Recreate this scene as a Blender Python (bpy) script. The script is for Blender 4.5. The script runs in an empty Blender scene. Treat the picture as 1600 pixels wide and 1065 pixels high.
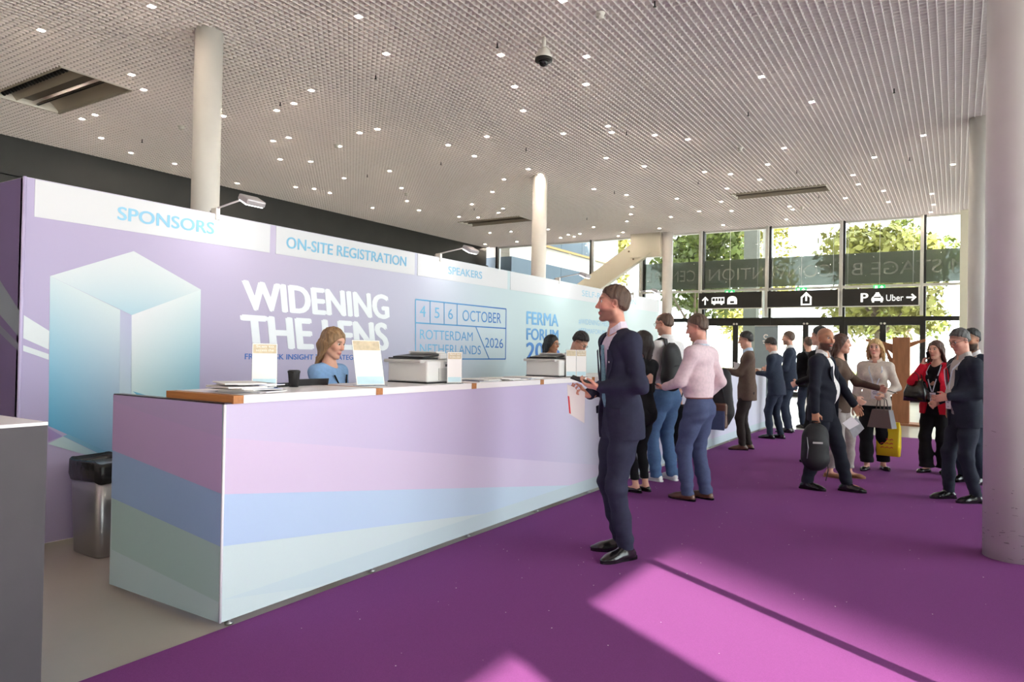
import bpy, bmesh, math, random
import numpy as np
from mathutils import Vector, Matrix
random.seed(7)
S = bpy.context.scene
COL = S.collection
PI = math.pi
# ------------------------------------------------------------------ camera
F, YAW, PITCH, ROLL, HC = 1102.6, 0.562, 0.0129, 0.0181, 1.42
def cam_axes():
    f = Vector((-math.sin(YAW)*math.cos(PITCH), math.cos(YAW)*math.cos(PITCH), math.sin(PITCH)))
    r0 = Vector((math.cos(YAW), math.sin(YAW), 0)); u0 = r0.cross(f)
    return r0*math.cos(ROLL)+u0*math.sin(ROLL), u0*math.cos(ROLL)-r0*math.sin(ROLL), f
CR, CU, CF = cam_axes(); CP = Vector((0, 0, HC))
cam = bpy.data.objects.new('camera', bpy.data.cameras.new('camera')); COL.objects.link(cam)
cam.data.sensor_width = 36.0; cam.data.lens = F*36/1600; cam.data.clip_start = 0.05; cam.data.clip_end = 500
cam.matrix_world = Matrix((( CR.x, CU.x, -CF.x, CP.x), (CR.y, CU.y, -CF.y, CP.y), (CR.z, CU.z, -CF.z, CP.z), (0, 0, 0, 1)))
S.camera = cam
# pixel -> point on a known plane (photo frame 1600x1065)
def ray(x, y): return CF + CR*((x-800)/F) - CU*((y-532.5)/F)
def onz(x, y, z): d = ray(x, y); return CP + d*((z-HC)/d.z)
def onx(x, y, X): d = ray(x, y); return CP + d*(X/d.x)
def ony(x, y, Y): d = ray(x, y); return CP + d*(Y/d.y)
# ------------------------------------------------------------------ light
S.view_settings.view_transform = 'Standard'; S.view_settings.look = 'None'
S.view_settings.gamma = 1.0; S.view_settings.use_curve_mapping = False
S.view_settings.exposure = 0.84
LAMP_E, SPOT_E = 190.0, 0.75
W = bpy.data.worlds.new('world'); S.world = W; W.use_nodes = True
wn = W.node_tree; bg = wn.nodes['Background']
bg.inputs['Color'].default_value = (0.92, 0.955, 1.0, 1); bg.inputs['Strength'].default_value = 4.2
SUN_AZ = Vector((-0.858, 0.513)); SUN_EL = math.radians(32)
sd = Vector((SUN_AZ.x*math.cos(SUN_EL), SUN_AZ.y*math.cos(SUN_EL), -math.sin(SUN_EL)))
sl = bpy.data.lights.new('sun', 'SUN'); sl.energy = 27.0; sl.angle = 0.0093; sl.color = (1.0, 0.86, 0.72)
so = bpy.data.objects.new('sun', sl); COL.objects.link(so); so.location = (12, -8, 20)
so.rotation_euler = sd.to_track_quat('-Z', 'Y').to_euler()
# ------------------------------------------------------------------ helpers
MATS = {}
def mat(name, col, rough=0.6, metal=0.0, var=0.0, vscale=8.0, bump=0.0, bscale=60.0, spec=0.5, emit=None, estr=0.0,
        trans=0.0, sheen=0.0, coat=0.0, attr=None, stretch=None):
    if name in MATS: return MATS[name]
    m = bpy.data.materials.new(name); m.use_nodes = True; n = m.node_tree.nodes; l = m.node_tree.links
    b = n['Principled BSDF']; b.inputs['Base Color'].default_value = (*col, 1); b.inputs['Roughness'].default_value = rough
    b.inputs['Metallic'].default_value = metal; b.inputs['Specular IOR Level'].default_value = spec
    b.inputs['Transmission Weight'].default_value = trans; b.inputs['Sheen Weight'].default_value = sheen
    b.inputs['Coat Weight'].default_value = coat
    if emit: b.inputs['Emission Color'].default_value = (*emit, 1); b.inputs['Emission Strength'].default_value = estr
    tc = n.new('ShaderNodeTexCoord'); src = tc.outputs['Object']
    if stretch:
        mp = n.new('ShaderNodeMapping'); mp.inputs['Scale'].default_value = stretch; l.new(src, mp.inputs['Vector']); src = mp.outputs['Vector']
    base = None
    if attr:
        a = n.new('ShaderNodeAttribute'); a.attribute_name = attr; base = a.outputs['Color']
    if var > 0 or base is not None:
        t = n.new('ShaderNodeTexNoise'); t.inputs['Scale'].default_value = vscale; t.inputs['Detail'].default_value = 4
        l.new(src, t.inputs['Vector'])
        mr = n.new('ShaderNodeMapRange'); mr.inputs['From Min'].default_value = 0.3; mr.inputs['From Max'].default_value = 0.7
        mr.inputs['To Min'].default_value = 1-var; mr.inputs['To Max'].default_value = 1+var
        l.new(t.outputs['Fac'], mr.inputs['Value'])
        mx = n.new('ShaderNodeVectorMath'); mx.operation = 'SCALE'
        if base is not None: l.new(base, mx.inputs[0])
        else: mx.inputs[0].default_value = col
        l.new(mr.outputs['Result'], mx.inputs['Scale']); l.new(mx.outputs['Vector'], b.inputs['Base Color'])
    if bump > 0:
        t2 = n.new('ShaderNodeTexNoise'); t2.inputs['Scale'].default_value = bscale; t2.inputs['Detail'].default_value = 3
        l.new(src, t2.inputs['Vector'])
        bp = n.new('ShaderNodeBump'); bp.inputs['Strength'].default_value = bump; bp.inputs['Distance'].default_value = 0.01
        l.new(t2.outputs['Fac'], bp.inputs['Height']); l.new(bp.outputs['Normal'], b.inputs['Normal'])
    MATS[name] = m
    return m
def glass_mat(name, tint, gloss=0.08, rough=0.0, diff=0.0, dcol=(0.3, 0.3, 0.3)):
    if name in MATS: return MATS[name]
    m = bpy.data.materials.new(name); m.use_nodes = True; n = m.node_tree.nodes; l = m.node_tree.links
    n.remove(n['Principled BSDF']); out = n['Material Output']
    tr = n.new('ShaderNodeBsdfTransparent'); tr.inputs['Color'].default_value = (*tint, 1)
    gl = n.new('ShaderNodeBsdfGlossy'); gl.inputs['Roughness'].default_value = rough
    fr = n.new('ShaderNodeFresnel'); fr.inputs['IOR'].default_value = 1.45
    mx = n.new('ShaderNodeMixShader'); l.new(fr.outputs['Fac'], mx.inputs['Fac'])
    first = tr.outputs['BSDF']
    if diff > 0:
        df = n.new('ShaderNodeBsdfDiffuse'); df.inputs['Color'].default_value = (*dcol, 1)
        m2 = n.new('ShaderNodeMixShader'); m2.inputs['Fac'].default_value = diff
        l.new(tr.outputs['BSDF'], m2.inputs[1]); l.new(df.outputs['BSDF'], m2.inputs[2]); first = m2.outputs['Shader']
    l.new(first, mx.inputs[1]); l.new(gl.outputs['BSDF'], mx.inputs[2]); l.new(mx.outputs['Shader'], out.inputs['Surface'])
    MATS[name] = m
    return m
class MB:
    """collects shapes for ONE mesh object"""
    def __init__(s): s.v = []; s.f = []; s.smooth = set()
    def add(s, vs, fs, smooth=False):
        o = len(s.v); s.v += [tuple(v) for v in vs]
        for f in fs:
            if smooth: s.smooth.add(len(s.f))
            s.f.append(tuple(o+i for i in f))
        return s
    def box(s, a, b, M=None, bev=0.0):
        (x0, y0, z0), (x1, y1, z1) = a, b
        if bev > 0:
            bm = bmesh.new(); bmesh.ops.create_cube(bm, size=1.0)
            for v in bm.verts: v.co = Vector(((x0+x1)/2+v.co.x*(x1-x0), (y0+y1)/2+v.co.y*(y1-y0), (z0+z1)/2+v.co.z*(z1-z0)))
            bmesh.ops.bevel(bm, geom=bm.edges[:], offset=bev, segments=2, affect='EDGES', profile=0.5)
            bm.verts.index_update(); vs = [v.co.copy() for v in bm.verts]; fs = [[v.index for v in f.verts] for f in bm.faces]; bm.free()
        else:
            vs = [Vector(p) for p in ((x0,y0,z0),(x1,y0,z0),(x1,y1,z0),(x0,y1,z0),(x0,y0,z1),(x1,y0,z1),(x1,y1,z1),(x0,y1,z1))]
            fs = [(0,3,2,1),(4,5,6,7),(0,1,5,4),(1,2,6,5),(2,3,7,6),(3,0,4,7)]
        if M is not None: vs = [M @ Vector(v) for v in vs]
        return s.add(vs, fs)
    def lathe(s, prof, c=(0, 0, 0), n=24, M=None, smooth=True, sx=1, sy=1):
        vs = []; fs = []
        for (r, z) in prof:
            for i in range(n):
                a = 2*PI*i/n; vs.append(Vector((r*math.cos(a)*sx, r*math.sin(a)*sy, z)))
        k = len(prof)
        for j in range(k-1):
            for i in range(n): fs.append((j*n+i, j*n+(i+1) % n, (j+1)*n+(i+1) % n, (j+1)*n+i))
        fs.append(tuple(range(n-1, -1, -1))); fs.append(tuple((k-1)*n+i for i in range(n)))
        M0 = Matrix.Translation(c) if M is None else M
        return s.add([M0 @ v for v in vs], fs, smooth)
    def tube(s, pts, r, n=8, closed=False):
        pts = [Vector(p) for p in pts]; vs = []; fs = []; k = len(pts)
        for i, p in enumerate(pts):
            if closed: t = pts[(i+1) % k]-pts[i-1]
            else: t = pts[min(i+1, k-1)]-pts[max(i-1, 0)]
            t.normalize(); ref = Vector((0, 0, 1)) if abs(t.z) < 0.9 else Vector((1, 0, 0))
            a = t.cross(ref).normalized(); b = t.cross(a)
            rr = r[i] if isinstance(r, (list, tuple)) else r
            for j in range(n):
                q = 2*PI*j/n; vs.append(p + a*rr*math.cos(q) + b*rr*math.sin(q))
        m = k if closed else k-1
        for i in range(m):
            for j in range(n):
                i2 = (i+1) % k; fs.append((i*n+j, i*n+(j+1) % n, i2*n+(j+1) % n, i2*n+j))
        if not closed: fs.append(tuple(range(n-1, -1, -1))); fs.append(tuple((k-1)*n+j for j in range(n)))
        return s.add(vs, fs, True)
    def strip(s, pts, wvec, th=0.002):
        """a ribbon following pts, width along wvec (list or one vector)"""
        k = len(pts); vs = []; fs = []
        for i, p in enumerate(pts):
            p = Vector(p); w = Vector(wvec[i] if isinstance(wvec, list) else wvec)
            t = (Vector(pts[min(i+1, k-1)])-Vector(pts[max(i-1, 0)])).normalized(); nn = t.cross(w).normalized()*th/2
            vs += [p-w/2-nn, p+w/2-nn, p+w/2+nn, p-w/2+nn]
        for i in range(k-1):
            for j in range(4): fs.append((4*i+j, 4*i+(j+1) % 4, 4*i+4+(j+1) % 4, 4*i+4+j))
        fs.append((3, 2, 1, 0)); fs.append(tuple(4*(k-1)+j for j in range(4)))
        return s.add(vs, fs)
    def prism(s, poly, off):
        """planar polygon (3D points) extruded by vector off"""
        k = len(poly); off = Vector(off); vs = [Vector(p) for p in poly]+[Vector(p)+off for p in poly]
        fs = [tuple(range(k-1, -1, -1)), tuple(range(k, 2*k))]+[(i, (i+1) % k, k+(i+1) % k, k+i) for i in range(k)]
        return s.add(vs, fs)
    def mesh(s, name):
        me = bpy.data.meshes.new(name); me.from_pydata(s.v, [], s.f); me.update()
        bm = bmesh.new(); bm.from_mesh(me); bmesh.ops.recalc_face_normals(bm, faces=bm.faces[:]); bm.to_mesh(me); bm.free()
        if s.smooth:
            arr = np.zeros(len(me.polygons), bool); arr[[i for i in s.smooth if i < len(arr)]] = True
            me.polygons.foreach_set('use_smooth', arr)
        return me
    def build(s, name, m, parent=None, label=None, cat=None, group=None, kind=None):
        return obj(name, s.mesh(name), m, parent, label, cat, group, kind)
def obj(name, me, m, parent=None, label=None, cat=None, group=None, kind=None):
    o = bpy.data.objects.new(name, me); COL.objects.link(o)
    if m is not None and me is not None and len(me.materials) == 0: me.materials.append(m)
    if parent is not None: o.parent = parent
    tag(o, label, cat, group, kind)
    return o
def tag(o, label=None, cat=None, group=None, kind=None):
    if label: o['label'] = label
    if cat: o['category'] = cat
    if group: o['group'] = group
    if kind: o['kind'] = kind
    return o
def thing(name, label=None, cat=None, loc=(0, 0, 0), rz=0.0, group=None, kind=None):
    o = bpy.data.objects.new(name, None); COL.objects.link(o); o.location = loc; o.rotation_euler = (0, 0, rz)
    o.empty_display_size = 0.1
    return tag(o, label, cat, group, kind)
def copy_tree(o, parent=None):
    c = o.copy(); COL.objects.link(c); c.parent = parent
    for ch in [x for x in bpy.data.objects if x.parent == o]: copy_tree(ch, c)
    return c
_txt = {}
def text_mesh(s, bold=0.0):
    """outline of a word as a flat mesh, unit cap height, origin at left baseline; returns verts, faces, width"""
    k = (s, bold)
    if k in _txt: return _txt[k]
    cu = bpy.data.curves.new('lettering', 'FONT'); cu.body = s; cu.size = 1.0; cu.offset = bold; cu.fill_mode = 'FRONT'; cu.resolution_u = 4
    o = bpy.data.objects.new('lettering', cu); COL.objects.link(o)
    dg = bpy.context.evaluated_depsgraph_get(); me = bpy.data.meshes.new_from_object(o.evaluated_get(dg))
    bpy.data.objects.remove(o); bpy.data.curves.remove(cu)
    v = np.array([x.co[:] for x in me.vertices]); f = [tuple(p.vertices) for p in me.polygons]
    bpy.data.meshes.remove(me)
    _txt[k] = (v, f); return _txt[k]
def word(mb, s, p0, p1, ptop, bold=0.0, lift=Vector((0, 0, 0)), mirror=False):
    """fit the word s between baseline ends p0,p1 with its caps reaching ptop (3D points)"""
    v, f = text_mesh(s); p0, p1, ptop = Vector(p0), Vector(p1), Vector(ptop)
    x0, x1 = v[:, 0].min(), v[:, 0].max(); cap = text_mesh('H')[0][:, 1].max()
    ex = p1-p0; ey = ptop-p0
    eu = ex.normalized()*ey.length*0.9; ev = ey*0.35
    nu = ex.cross(ey).normalized()
    for q_, (su, sv) in enumerate([(0, 0)] if bold <= 0.012 else [(0, 0), (bold, 0), (-bold, 0), (0, bold), (0, -bold), (bold*.7, bold*.7), (-bold*.7, -bold*.7)]):
        vs = []
        for a, b, _ in v:
            t = (a-x0)/(x1-x0)
            if mirror: t = 1-t
            vs.append(p0 + ex*t + ey*(b/cap) + lift + eu*su + ev*sv + nu*(0.00025*q_))
        mb.add(vs, f)
    return mb
def col_attr(me, cols):
    a = me.color_attributes.new('Col', 'FLOAT_COLOR', 'POINT')
    arr = np.ones((len(me.vertices), 4), np.float32); arr[:, :3] = cols; a.data.foreach_set('color', arr.ravel())
def srgb(r, g, b):
    return tuple(((c/255)/12.92 if c/255 <= 0.04045 else ((c/255+0.055)/1.055)**2.4) for c in (r, g, b))
# ------------------------------------------------------------------ structure
YF, ZC, XR, XL, YB, YW = 25.7, 5.9, 1.2, -17.6, -3.0, -12.0
M_floor = mat('polished_floor', srgb(166, 158, 148), 0.30, var=0.06, vscale=1.5, bump=0.02, bscale=25)
M_carpet = mat('purple_carpet', (0.20, 0.047, 0.208), 0.95, var=0.10, vscale=220, bump=0.4, bscale=700, spec=0.1, sheen=0.02)
M_white = mat('white_paint', srgb(226, 222, 214), 0.5, var=0.02)
M_colw = mat('column_paint', srgb(226, 222, 217), 0.45, var=0.03, vscale=3, bump=0.03, bscale=20)
M_black = mat('black_panel', srgb(38, 38, 37), 0.5, var=0.15, vscale=2)
M_dark = mat('black_frame', srgb(34, 35, 34), 0.4)
M_alu = mat('aluminium', (0.62, 0.63, 0.64), 0.35, metal=1.0)
M_pave = mat('paving', srgb(208, 204, 197), 0.85, var=0.10, vscale=0.8)
M_blade = mat('ceiling_blade', srgb(243, 236, 234), 0.5, spec=0.3)
M_plenum = mat('plenum', srgb(224, 214, 214), 0.9)
MB().box((XL, YW, -0.2), (XR, YF, 0.0)).build('floor', M_floor, kind='structure')
MB().box((-120, -90, -0.5), (120, 140, -0.21)).build('ground_outside', M_pave, kind='structure')
MB().box((-80, YF+0.05, -0.22), (80, 60, -0.02)).build('pavement_outside', M_pave, kind='structure')
MB().box((XR+0.05, -80, -0.22), (100, YF, -0.02)).build('pavement_side', M_pave, kind='structure')
MB().prism([(-2.94, YW, 0), (XR-0.03, YW, 0), (XR-0.03, 14.28, 0), (-3.085, 14.28, 0), (-3.085, 1.40, 0), (-2.94, 1.40, 0)], (0, 0, 0.006)).build('carpet', M_carpet, label='wide plum purple carpet laid on the hall floor beside the counter', cat='carpet')
# specks of paper on the carpet
M_speck = mat('paper_speck', srgb(235, 230, 225), 0.8)
sp = MB()
for i in range(150):
    x, y = random.uniform(-2.9, 0.3), random.uniform(2.3, 9.5); r = random.uniform(0.002, 0.005); a = random.random()*3
    sp.add([(x+r*math.cos(a+k*1.6), y+r*math.sin(a+k*1.6), 0.0075) for k in range(4)], [(0, 1, 2, 3)])
sp.build('paper_specks', M_speck, label='tiny white paper specks scattered over the purple carpet', cat='litter', kind='stuff')
# walls
wl = MB(); wl.box((XL-0.3, YW, 0), (XL, YF, ZC+0.6)); wlo = wl.build('wall_left', M_black, kind='structure')
for z0, z1, d in ((5.05, 5.12, 0.10), (4.2, 4.26, 0.06), (3.3, 3.36, 0.06)):
    MB().box((XL, YB, z0), (XL+d, YF, z1)).build('ledge', M_black, wlo)
for i in range(13):
    MB().box((XL, YB+1.0+i*2.2, 0.2), (XL+0.02, YB+3.17+i*2.2, 3.28)).build('panel', M_black, wlo)
    MB().box((XL, YB+1.0+i*2.2, 3.38), (XL+0.02, YB+3.17+i*2.2, 4.18)).build('panel', M_black, wlo)
    MB().box((XL, YB+1.0+i*2.2, 4.28), (XL+0.02, YB+3.17+i*2.2, 5.03)).build('panel', M_black, wlo)
MB().box((XL, YW-0.3, 0), (XR, YW, ZC+0.6)).build('wall_back', M_white, kind='structure')
MB().box((XL-0.3, YW-0.3, ZC+0.45), (XR+0.2, YF+0.3, ZC+0.7)).build('ceiling_slab', M_plenum, kind='structure')
MB().box((XL-0.3, YW-0.3, ZC+0.75), (XR+0.1, YF+0.2, 16.5)).build('added_upper_mass', mat('added_mass_grey', srgb(150, 150, 150), 0.7), kind='structure')  # unseen mass added above the hall so its shadow darkens the office wing
# open cell ceiling: 100 mm grid of blades
ceil = thing('ceiling', kind='structure', loc=(0, 0, ZC))
OPEN = [(-14.95, -12.4, 5.72, 6.9), (-14.95, -12.4, 20.0, 20.9), (-5.4, -2.93, 19.95, 20.68)]
ub = MB().box((-0.0065, 0, 0), (0.0065, 1, 0.055)).mesh('blade'); ub.materials.append(M_blade)
ux = MB().box((0, -0.0045, 0.004), (1, 0.0045, 0.055)).mesh('cross_blade'); ux.materials.append(M_blade)
def cuts(lo, hi, holes):
    out = []; a = lo
    for h0, h1 in sorted(holes):
        out.append((a, h0)); a = h1
    out.append((a, hi)); return out
for i in range(int((XR-XL)/0.1)):
    x = XL+0.05+i*0.1
    for a, b in cuts(YB, YF, [(o[2], o[3]) for o in OPEN if o[0] < x < o[1]]):
        o = obj('blade', ub, None, ceil); o.location = (x, a, 0); o.scale = (1, b-a, 1)
for j in range(int((YF-YB)/0.1)):
    y = YB+0.05+j*0.1
    for a, b in cuts(XL, XR, [(o[0], o[1]) for o in OPEN if o[2] < y < o[3]]):
        o = obj('cross_blade', ux, None, ceil); o.location = (a, y, 0); o.scale = (b-a, 1, 1)
MB().box((XL, YW, ZC), (XR, YB, ZC+0.05)).build('plain_panel', M_blade, ceil).matrix_parent_inverse = Matrix.Translation((0, 0, -ZC))
# columns
def column(x, y, label, r=0.19):
    c = MB().lathe([(r, 0), (r, ZC+0.02)], n=40).build('column', M_colw, label=label, cat='column', group='round columns'); c.location = (x, y, 0)
column(-9.12, 6.17, 'white round column rising behind the sponsors end of the partition')
column(-9.12, 15.7, 'white round column rising behind the speakers panel of the partition')
column(-9.12, 25.25, 'white round column joined to the diagonal steel brace')
column(0.36, 15.75, 'white round column beside the last glass bay next to the doors')
column(0.36, 6.2, 'thick white round column with scuffed base standing on the carpet')
sc_ = MB()
for i in range(46):
    a = random.uniform(PI*0.85, PI*1.6); z = random.choice([random.uniform(0.02, 0.4), random.uniform(0.1, 1.1)]); w = random.uniform(0.004, 0.035); t = random.uniform(-0.2, 0.3)
    p = [Vector((0.36+0.1915*math.cos(a+k*w/0.19), 6.2+0.1915*math.sin(a+k*w/0.19), z+k*w*t)) for k in (0, 0.5, 1)]
    sc_.strip(p, Vector((0, 0, random.uniform(0.0015, 0.004))), 0.0008)
sc_o = sc_.build('scuff_marks', mat('scuff', srgb(150, 140, 138), 0.8)); 
for o in bpy.data.objects:
    if o.name.startswith('column') and abs(o.location.y-6.2) < 0.01 and o.location.x > 0: sc_o.parent = o; sc_o.matrix_parent_inverse = Matrix.Translation((-0.36, -6.2, 0))
# ------------------------------------------------------------------ far glass facade
M_glass = glass_mat('clear_glass', (0.93, 0.96, 0.95))
M_frost = glass_mat('printed_band', (0.34, 0.37, 0.35), rough=0.3, diff=0.42, dcol=srgb(196, 204, 190))
M_frosttxt = glass_mat('printed_band_letters', (0.97, 0.98, 0.97), rough=0.3, diff=0.22, dcol=srgb(240, 242, 236))
M_wframe = mat('white_mullion', srgb(224, 222, 214), 0.45)
XM = [-17.1, -14.83, -12.55, -10.27, -7.95, -5.6, -3.24, -0.92, XR]
wn_i = 0
for i in range(len(XM)-1):
    wn_i += 1
    x0, x1 = XM[i], XM[i+1]
    w = thing('window_%d' % wn_i, kind='structure', loc=(0, 0, 0))
    MB().box((x0+0.03, YF-0.07, 0), (x0+0.10, YF+0.10, ZC+0.1)).build('mullion', M_dark, w)
    if i >= 3: MB().box((x0-0.06, YF-0.25, 2.74), (x0+0.03, YF-0.05, ZC+0.05)).build('inner_post', M_wframe, w)
    else: MB().box((x0+0.10, YF-0.05, 0), (x0+0.2, YF+0.08, ZC)).build('inner_post', M_alu, w)
    door = 4 <= i <= 6
    MB().box((x0+0.1, YF-0.04, 2.58), (x1+0.03, YF+0.08, 2.72)).build('transom', M_dark, w)
    MB().box((x0+0.1, YF-0.04, 5.84), (x1+0.03, YF+0.08, ZC+0.1)).build('head_rail', M_wframe, w)
    MB().box((x0+0.1, YF, 2.72), (x1, YF+0.012, ZC)).build('pane', M_glass, w)
    if not door: MB().box((x0+0.1, YF, 0.1), (x1, YF+0.012, 2.58)).build('pane', M_glass, w); MB().box((x0+0.1, YF-0.04, 0), (x1+0.03, YF+0.06, 0.1)).build('sill', M_dark, w)
    if i >= 3:
        MB().box((x0+0.1, YF+0.014, 3.80), (x1, YF+0.018, 4.82)).build('printed_band', M_frost, w)
        MB().box((x0, YF-0.2, 3.66), (x1, YF-0.1, 3.74)).build('rail', M_wframe, w)
# printed words on the band, seen from behind
def band_text(s, xa, xb, name):
    mb = MB(); word(mb, s, (xa, YF-0.003, 4.09), (xb, YF-0.003, 4.09), (xa, YF-0.003, 4.5), 0.0, mirror=True)
    return mb.build(name, M_frosttxt, bpy.data.objects['window_6'])
band_text('RTM STAGE B', -2.95, 1.1, 'lettering'); band_text('CONVENTION', -7.7, -3.55, 'lettering'); band_text('CENTRE', -10.1, -8.2, 'lettering')
# doors
dn = 0
for i in (4, 5, 6):
    x0, x1 = XM[i]+0.10, XM[i+1]+0.03; xm = (x0+x1)/2
    for a, b, s in ((x0, xm, 1), (xm, x1, -1)):
        dn += 1; d = thing('door_%d' % dn, kind='structure')
        fr = MB(); fr.box((a, YF-0.03, 0), (a+0.09, YF+0.05, 2.58)); fr.box((b-0.09, YF-0.03, 0), (b, YF+0.05, 2.58))
        fr.box((a+0.09, YF-0.03, 2.44), (b-0.09, YF+0.05, 2.58)); fr.box((a+0.09, YF-0.03, 0.0), (b-0.09, YF+0.05, 0.16)); fr.build('door_frame', M_dark, d)
        MB().box((a+0.09, YF, 0.16), (b-0.09, YF+0.012, 2.44)).build('pane', M_glass, d)
        hx = b-0.15 if s > 0 else a+0.15
        MB().tube([(hx, YF-0.09, 0.8), (hx, YF-0.09, 1.5)], 0.015).build('handle', M_alu, d)
        kx = b-0.05 if s > 0 else a+0.05
        MB().lathe([(0.035, 0), (0.035, 0.02), (0.02, 0.03)], M=Matrix.Translation((kx, YF-0.03, 2.5)) @ Matrix.Rotation(PI/2, 4, 'X'), n=14).build('pivot_cap', M_wframe, d)
# white corner post + right glass facade along the carpet (behind and beside the camera)
MB().box((0.07, YF-0.5, 0), (0.30, YF-0.28, ZC)).build('trim_1', mat('cream_post', srgb(222, 219, 200), 0.5), kind='structure')
YM = [-12.0, -8.93, -6.58, -4.23, -1.88, 0.47, 2.82, 5.17, 7.52, 9.87, 12.22, 14.57, 16.92, 19.27, 21.62, 23.97, 25.7]
for i in range(len(YM)-1):
    wn_i += 1; y0, y1 = YM[i], YM[i+1]
    w = thing('window_%d' % wn_i, kind='structure')
    MB().box((XR-0.02, y0-0.028, 0), (XR+0.04, y0+0.028, ZC+0.1)).build('mullion', M_dark, w)
    MB().box((XR, y0+0.03, 0.0), (XR+0.012, y1-0.03, ZC)).build('pane', M_glass, w)
    MB().box((XR-0.04, y0+0.04, 0), (XR+0.08, y1-0.04, 0.06)).build('sill', M_dark, w)
# diagonal steel brace and its head plate at the far column
br = thing('steel_brace', 'cream painted diagonal steel brace with bolted end plate at the far column', 'brace', loc=(-9.2, 25.0, 4.0))
def rel(o, mb, name, m, **k):
    c = mb.build(name, m, o, **k); c.matrix_parent_inverse = Matrix.Translation(-Vector(o.location)); return c
M_cream = mat('cream_steel', srgb(226, 219, 202), 0.45)
bA, bB = Vector((-13.3, 25.2, 3.35)), Vector((-9.9, 25.2, 5.5)); bd = (bB-bA).normalized(); bn = Vector((-bd.z, 0, bd.x))*0.34
mb = MB(); mb.prism([bA-bn, bB-bn, bB+bn, bA+bn], (0, -0.16, 0)); rel(br, mb, 'bar', M_cream)
mb = MB(); mb.prism([bA-bn*1.25, bB-bn*1.25, bB-bn, bA-bn], (0, -0.26, 0)); rel(br, mb, 'flange', M_cream)
mb = MB(); mb.box((-10.5, 24.98, 5.0), (-9.325, 25.3, ZC-0.01)); rel(br, mb, 'head_plate', M_cream)
for k in range(4):
    for s in (-0.6, 0.45):
        p = bB - bd*(0.05+k*0.22) + bn*s + Vector((0, -0.16, 0))
        mb = MB(); mb.lathe([(0.035, 0), (0.035, 0.03)], M=Matrix.Translation(p) @ Matrix.Rotation(PI/2, 4, 'X'), n=6); rel(br, mb, 'bolt', mat('bolt_brown', srgb(150, 130, 110), 0.5, metal=0.4))
# ------------------------------------------------------------------ outside
MB().box((XR+0.1, -25, ZC+0.02), (6.42, YF, ZC+0.5)).build('roof_overhang', M_wframe, kind='structure')
c = MB().lathe([(0.355, 0), (0.355, ZC)], n=32).build('added_shade_column', M_wframe, label='unseen thick round column added outside the side windows to cast a shadow gap', cat='column'); c.location = (5.8, -1.28, -0.02)  # added out of view to cast the dark band across the sun patch
M_clad = mat('blue_grey_cladding', srgb(82, 98, 112), 0.5, var=0.04, vscale=1)
M_brick = mat('pale_render', srgb(190, 184, 174), 0.8, var=0.05, vscale=1)
nb = thing('sun_blocking_tower', 'unseen tall pale tower added beyond the side windows to block the sun', 'building', loc=(66, -20, 0))  # invented block out of view, keeps sun off most of the hall
def nbx(a, b, name, m=M_brick):
    o = MB().box(a, b).build(name, m, nb); o.matrix_parent_inverse = Matrix.Translation((-66, 20, 0))
nbx((60, -32.1, -0.3), (74, -4, 60), 'wall')
for k in range(14): nbx((59.9, -31.5, 2+k*4.1), (60.02, -4.6, 4.2+k*4.1), 'window_band', M_dark)
# office wing seen through the far glass on the left
wg = thing('office_wing', 'blue grey clad office wing outside the far glass wall', 'building', loc=(-19, 32, 0))
def wgx(mb, name, m):
    o = mb.build(name, m, wg); o.matrix_parent_inverse = Matrix.Translation((19, -32, 0))
XW_ = -16.6
for z0, z1 in ((0, 2.6), (2.85, 3.9), (4.15, 5.55), (6.35, 8.2), (8.3, 9.4)):
    for k in range(5): wgx(MB().box((XW_-3, 26.2+k*2.3, z0), (XW_, 26.2+k*2.3+2.27, z1)), 'cladding_panel', M_clad)
wgx(MB().box((XW_-2.5, 26.2, 5.55), (XW_-0.10, 37.7, 6.35)), 'ribbon_window', mat('lit_window_band', srgb(200, 196, 188), 0.3))
wgx(MB().box((XW_-2.5, 26.2, 2.6), (XW_-0.08, 37.7, 2.85)), 'shadow_gap', M_dark); wgx(MB().box((XW_-2.5, 26.2, 3.9), (XW_-0.08, 37.7, 4.15)), 'shadow_gap', M_dark)
wgx(MB().box((XW_-0.02, 26.2, 6.35), (XW_+0.06, 37.7, 6.45)), 'drip_rail', mat('ochre_rail', srgb(176, 140, 84), 0.5))
wgx(MB().box((XW_-0.02, 26.2, 8.1), (XW_+0.1, 37.7, 8.3)), 'drip_rail', M_dark)
# outside pillar and white strip by the doors
pc = ony(1174, 500, 28.5)
MB().box((pc.x-0.25, 28.2, -0.02), (pc.x+0.25, 28.7, 9)).build('concrete_pillar', mat('concrete', srgb(146, 148, 140), 0.8, var=0.08, vscale=3), label='square grey concrete pillar outside the glass doors', cat='pillar')
MB().box((pc.x+0.42, 28.4, -0.02), (pc.x+0.75, 28.7, 9)).build('white_post', M_wframe, label='white square post beside the grey concrete pillar outside', cat='post')
# white low viaduct with rails
vd = thing('viaduct', 'long white viaduct with horizontal rails far outside the doors', 'bridge', loc=(10, 75, 0))
for z0, z1, d in ((2.2, 3.3, 0), (3.9, 4.05, 0.2), (4.4, 4.5, 0.2)):
    o = MB().box((-30, 75+d, z0), (40, 75.4+d, z1)).build('rail' if z0 > 3 else 'deck', M_wframe, vd); o.matrix_parent_inverse = Matrix.Translation((-10, -75, 0))
for k in range(12):
    o = MB().box((-28+k*6, 75, -0.02), (-27.2+k*6, 76, 2.2)).build('pier', M_wframe, vd); o.matrix_parent_inverse = Matrix.Translation((-10, -75, 0))
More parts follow.
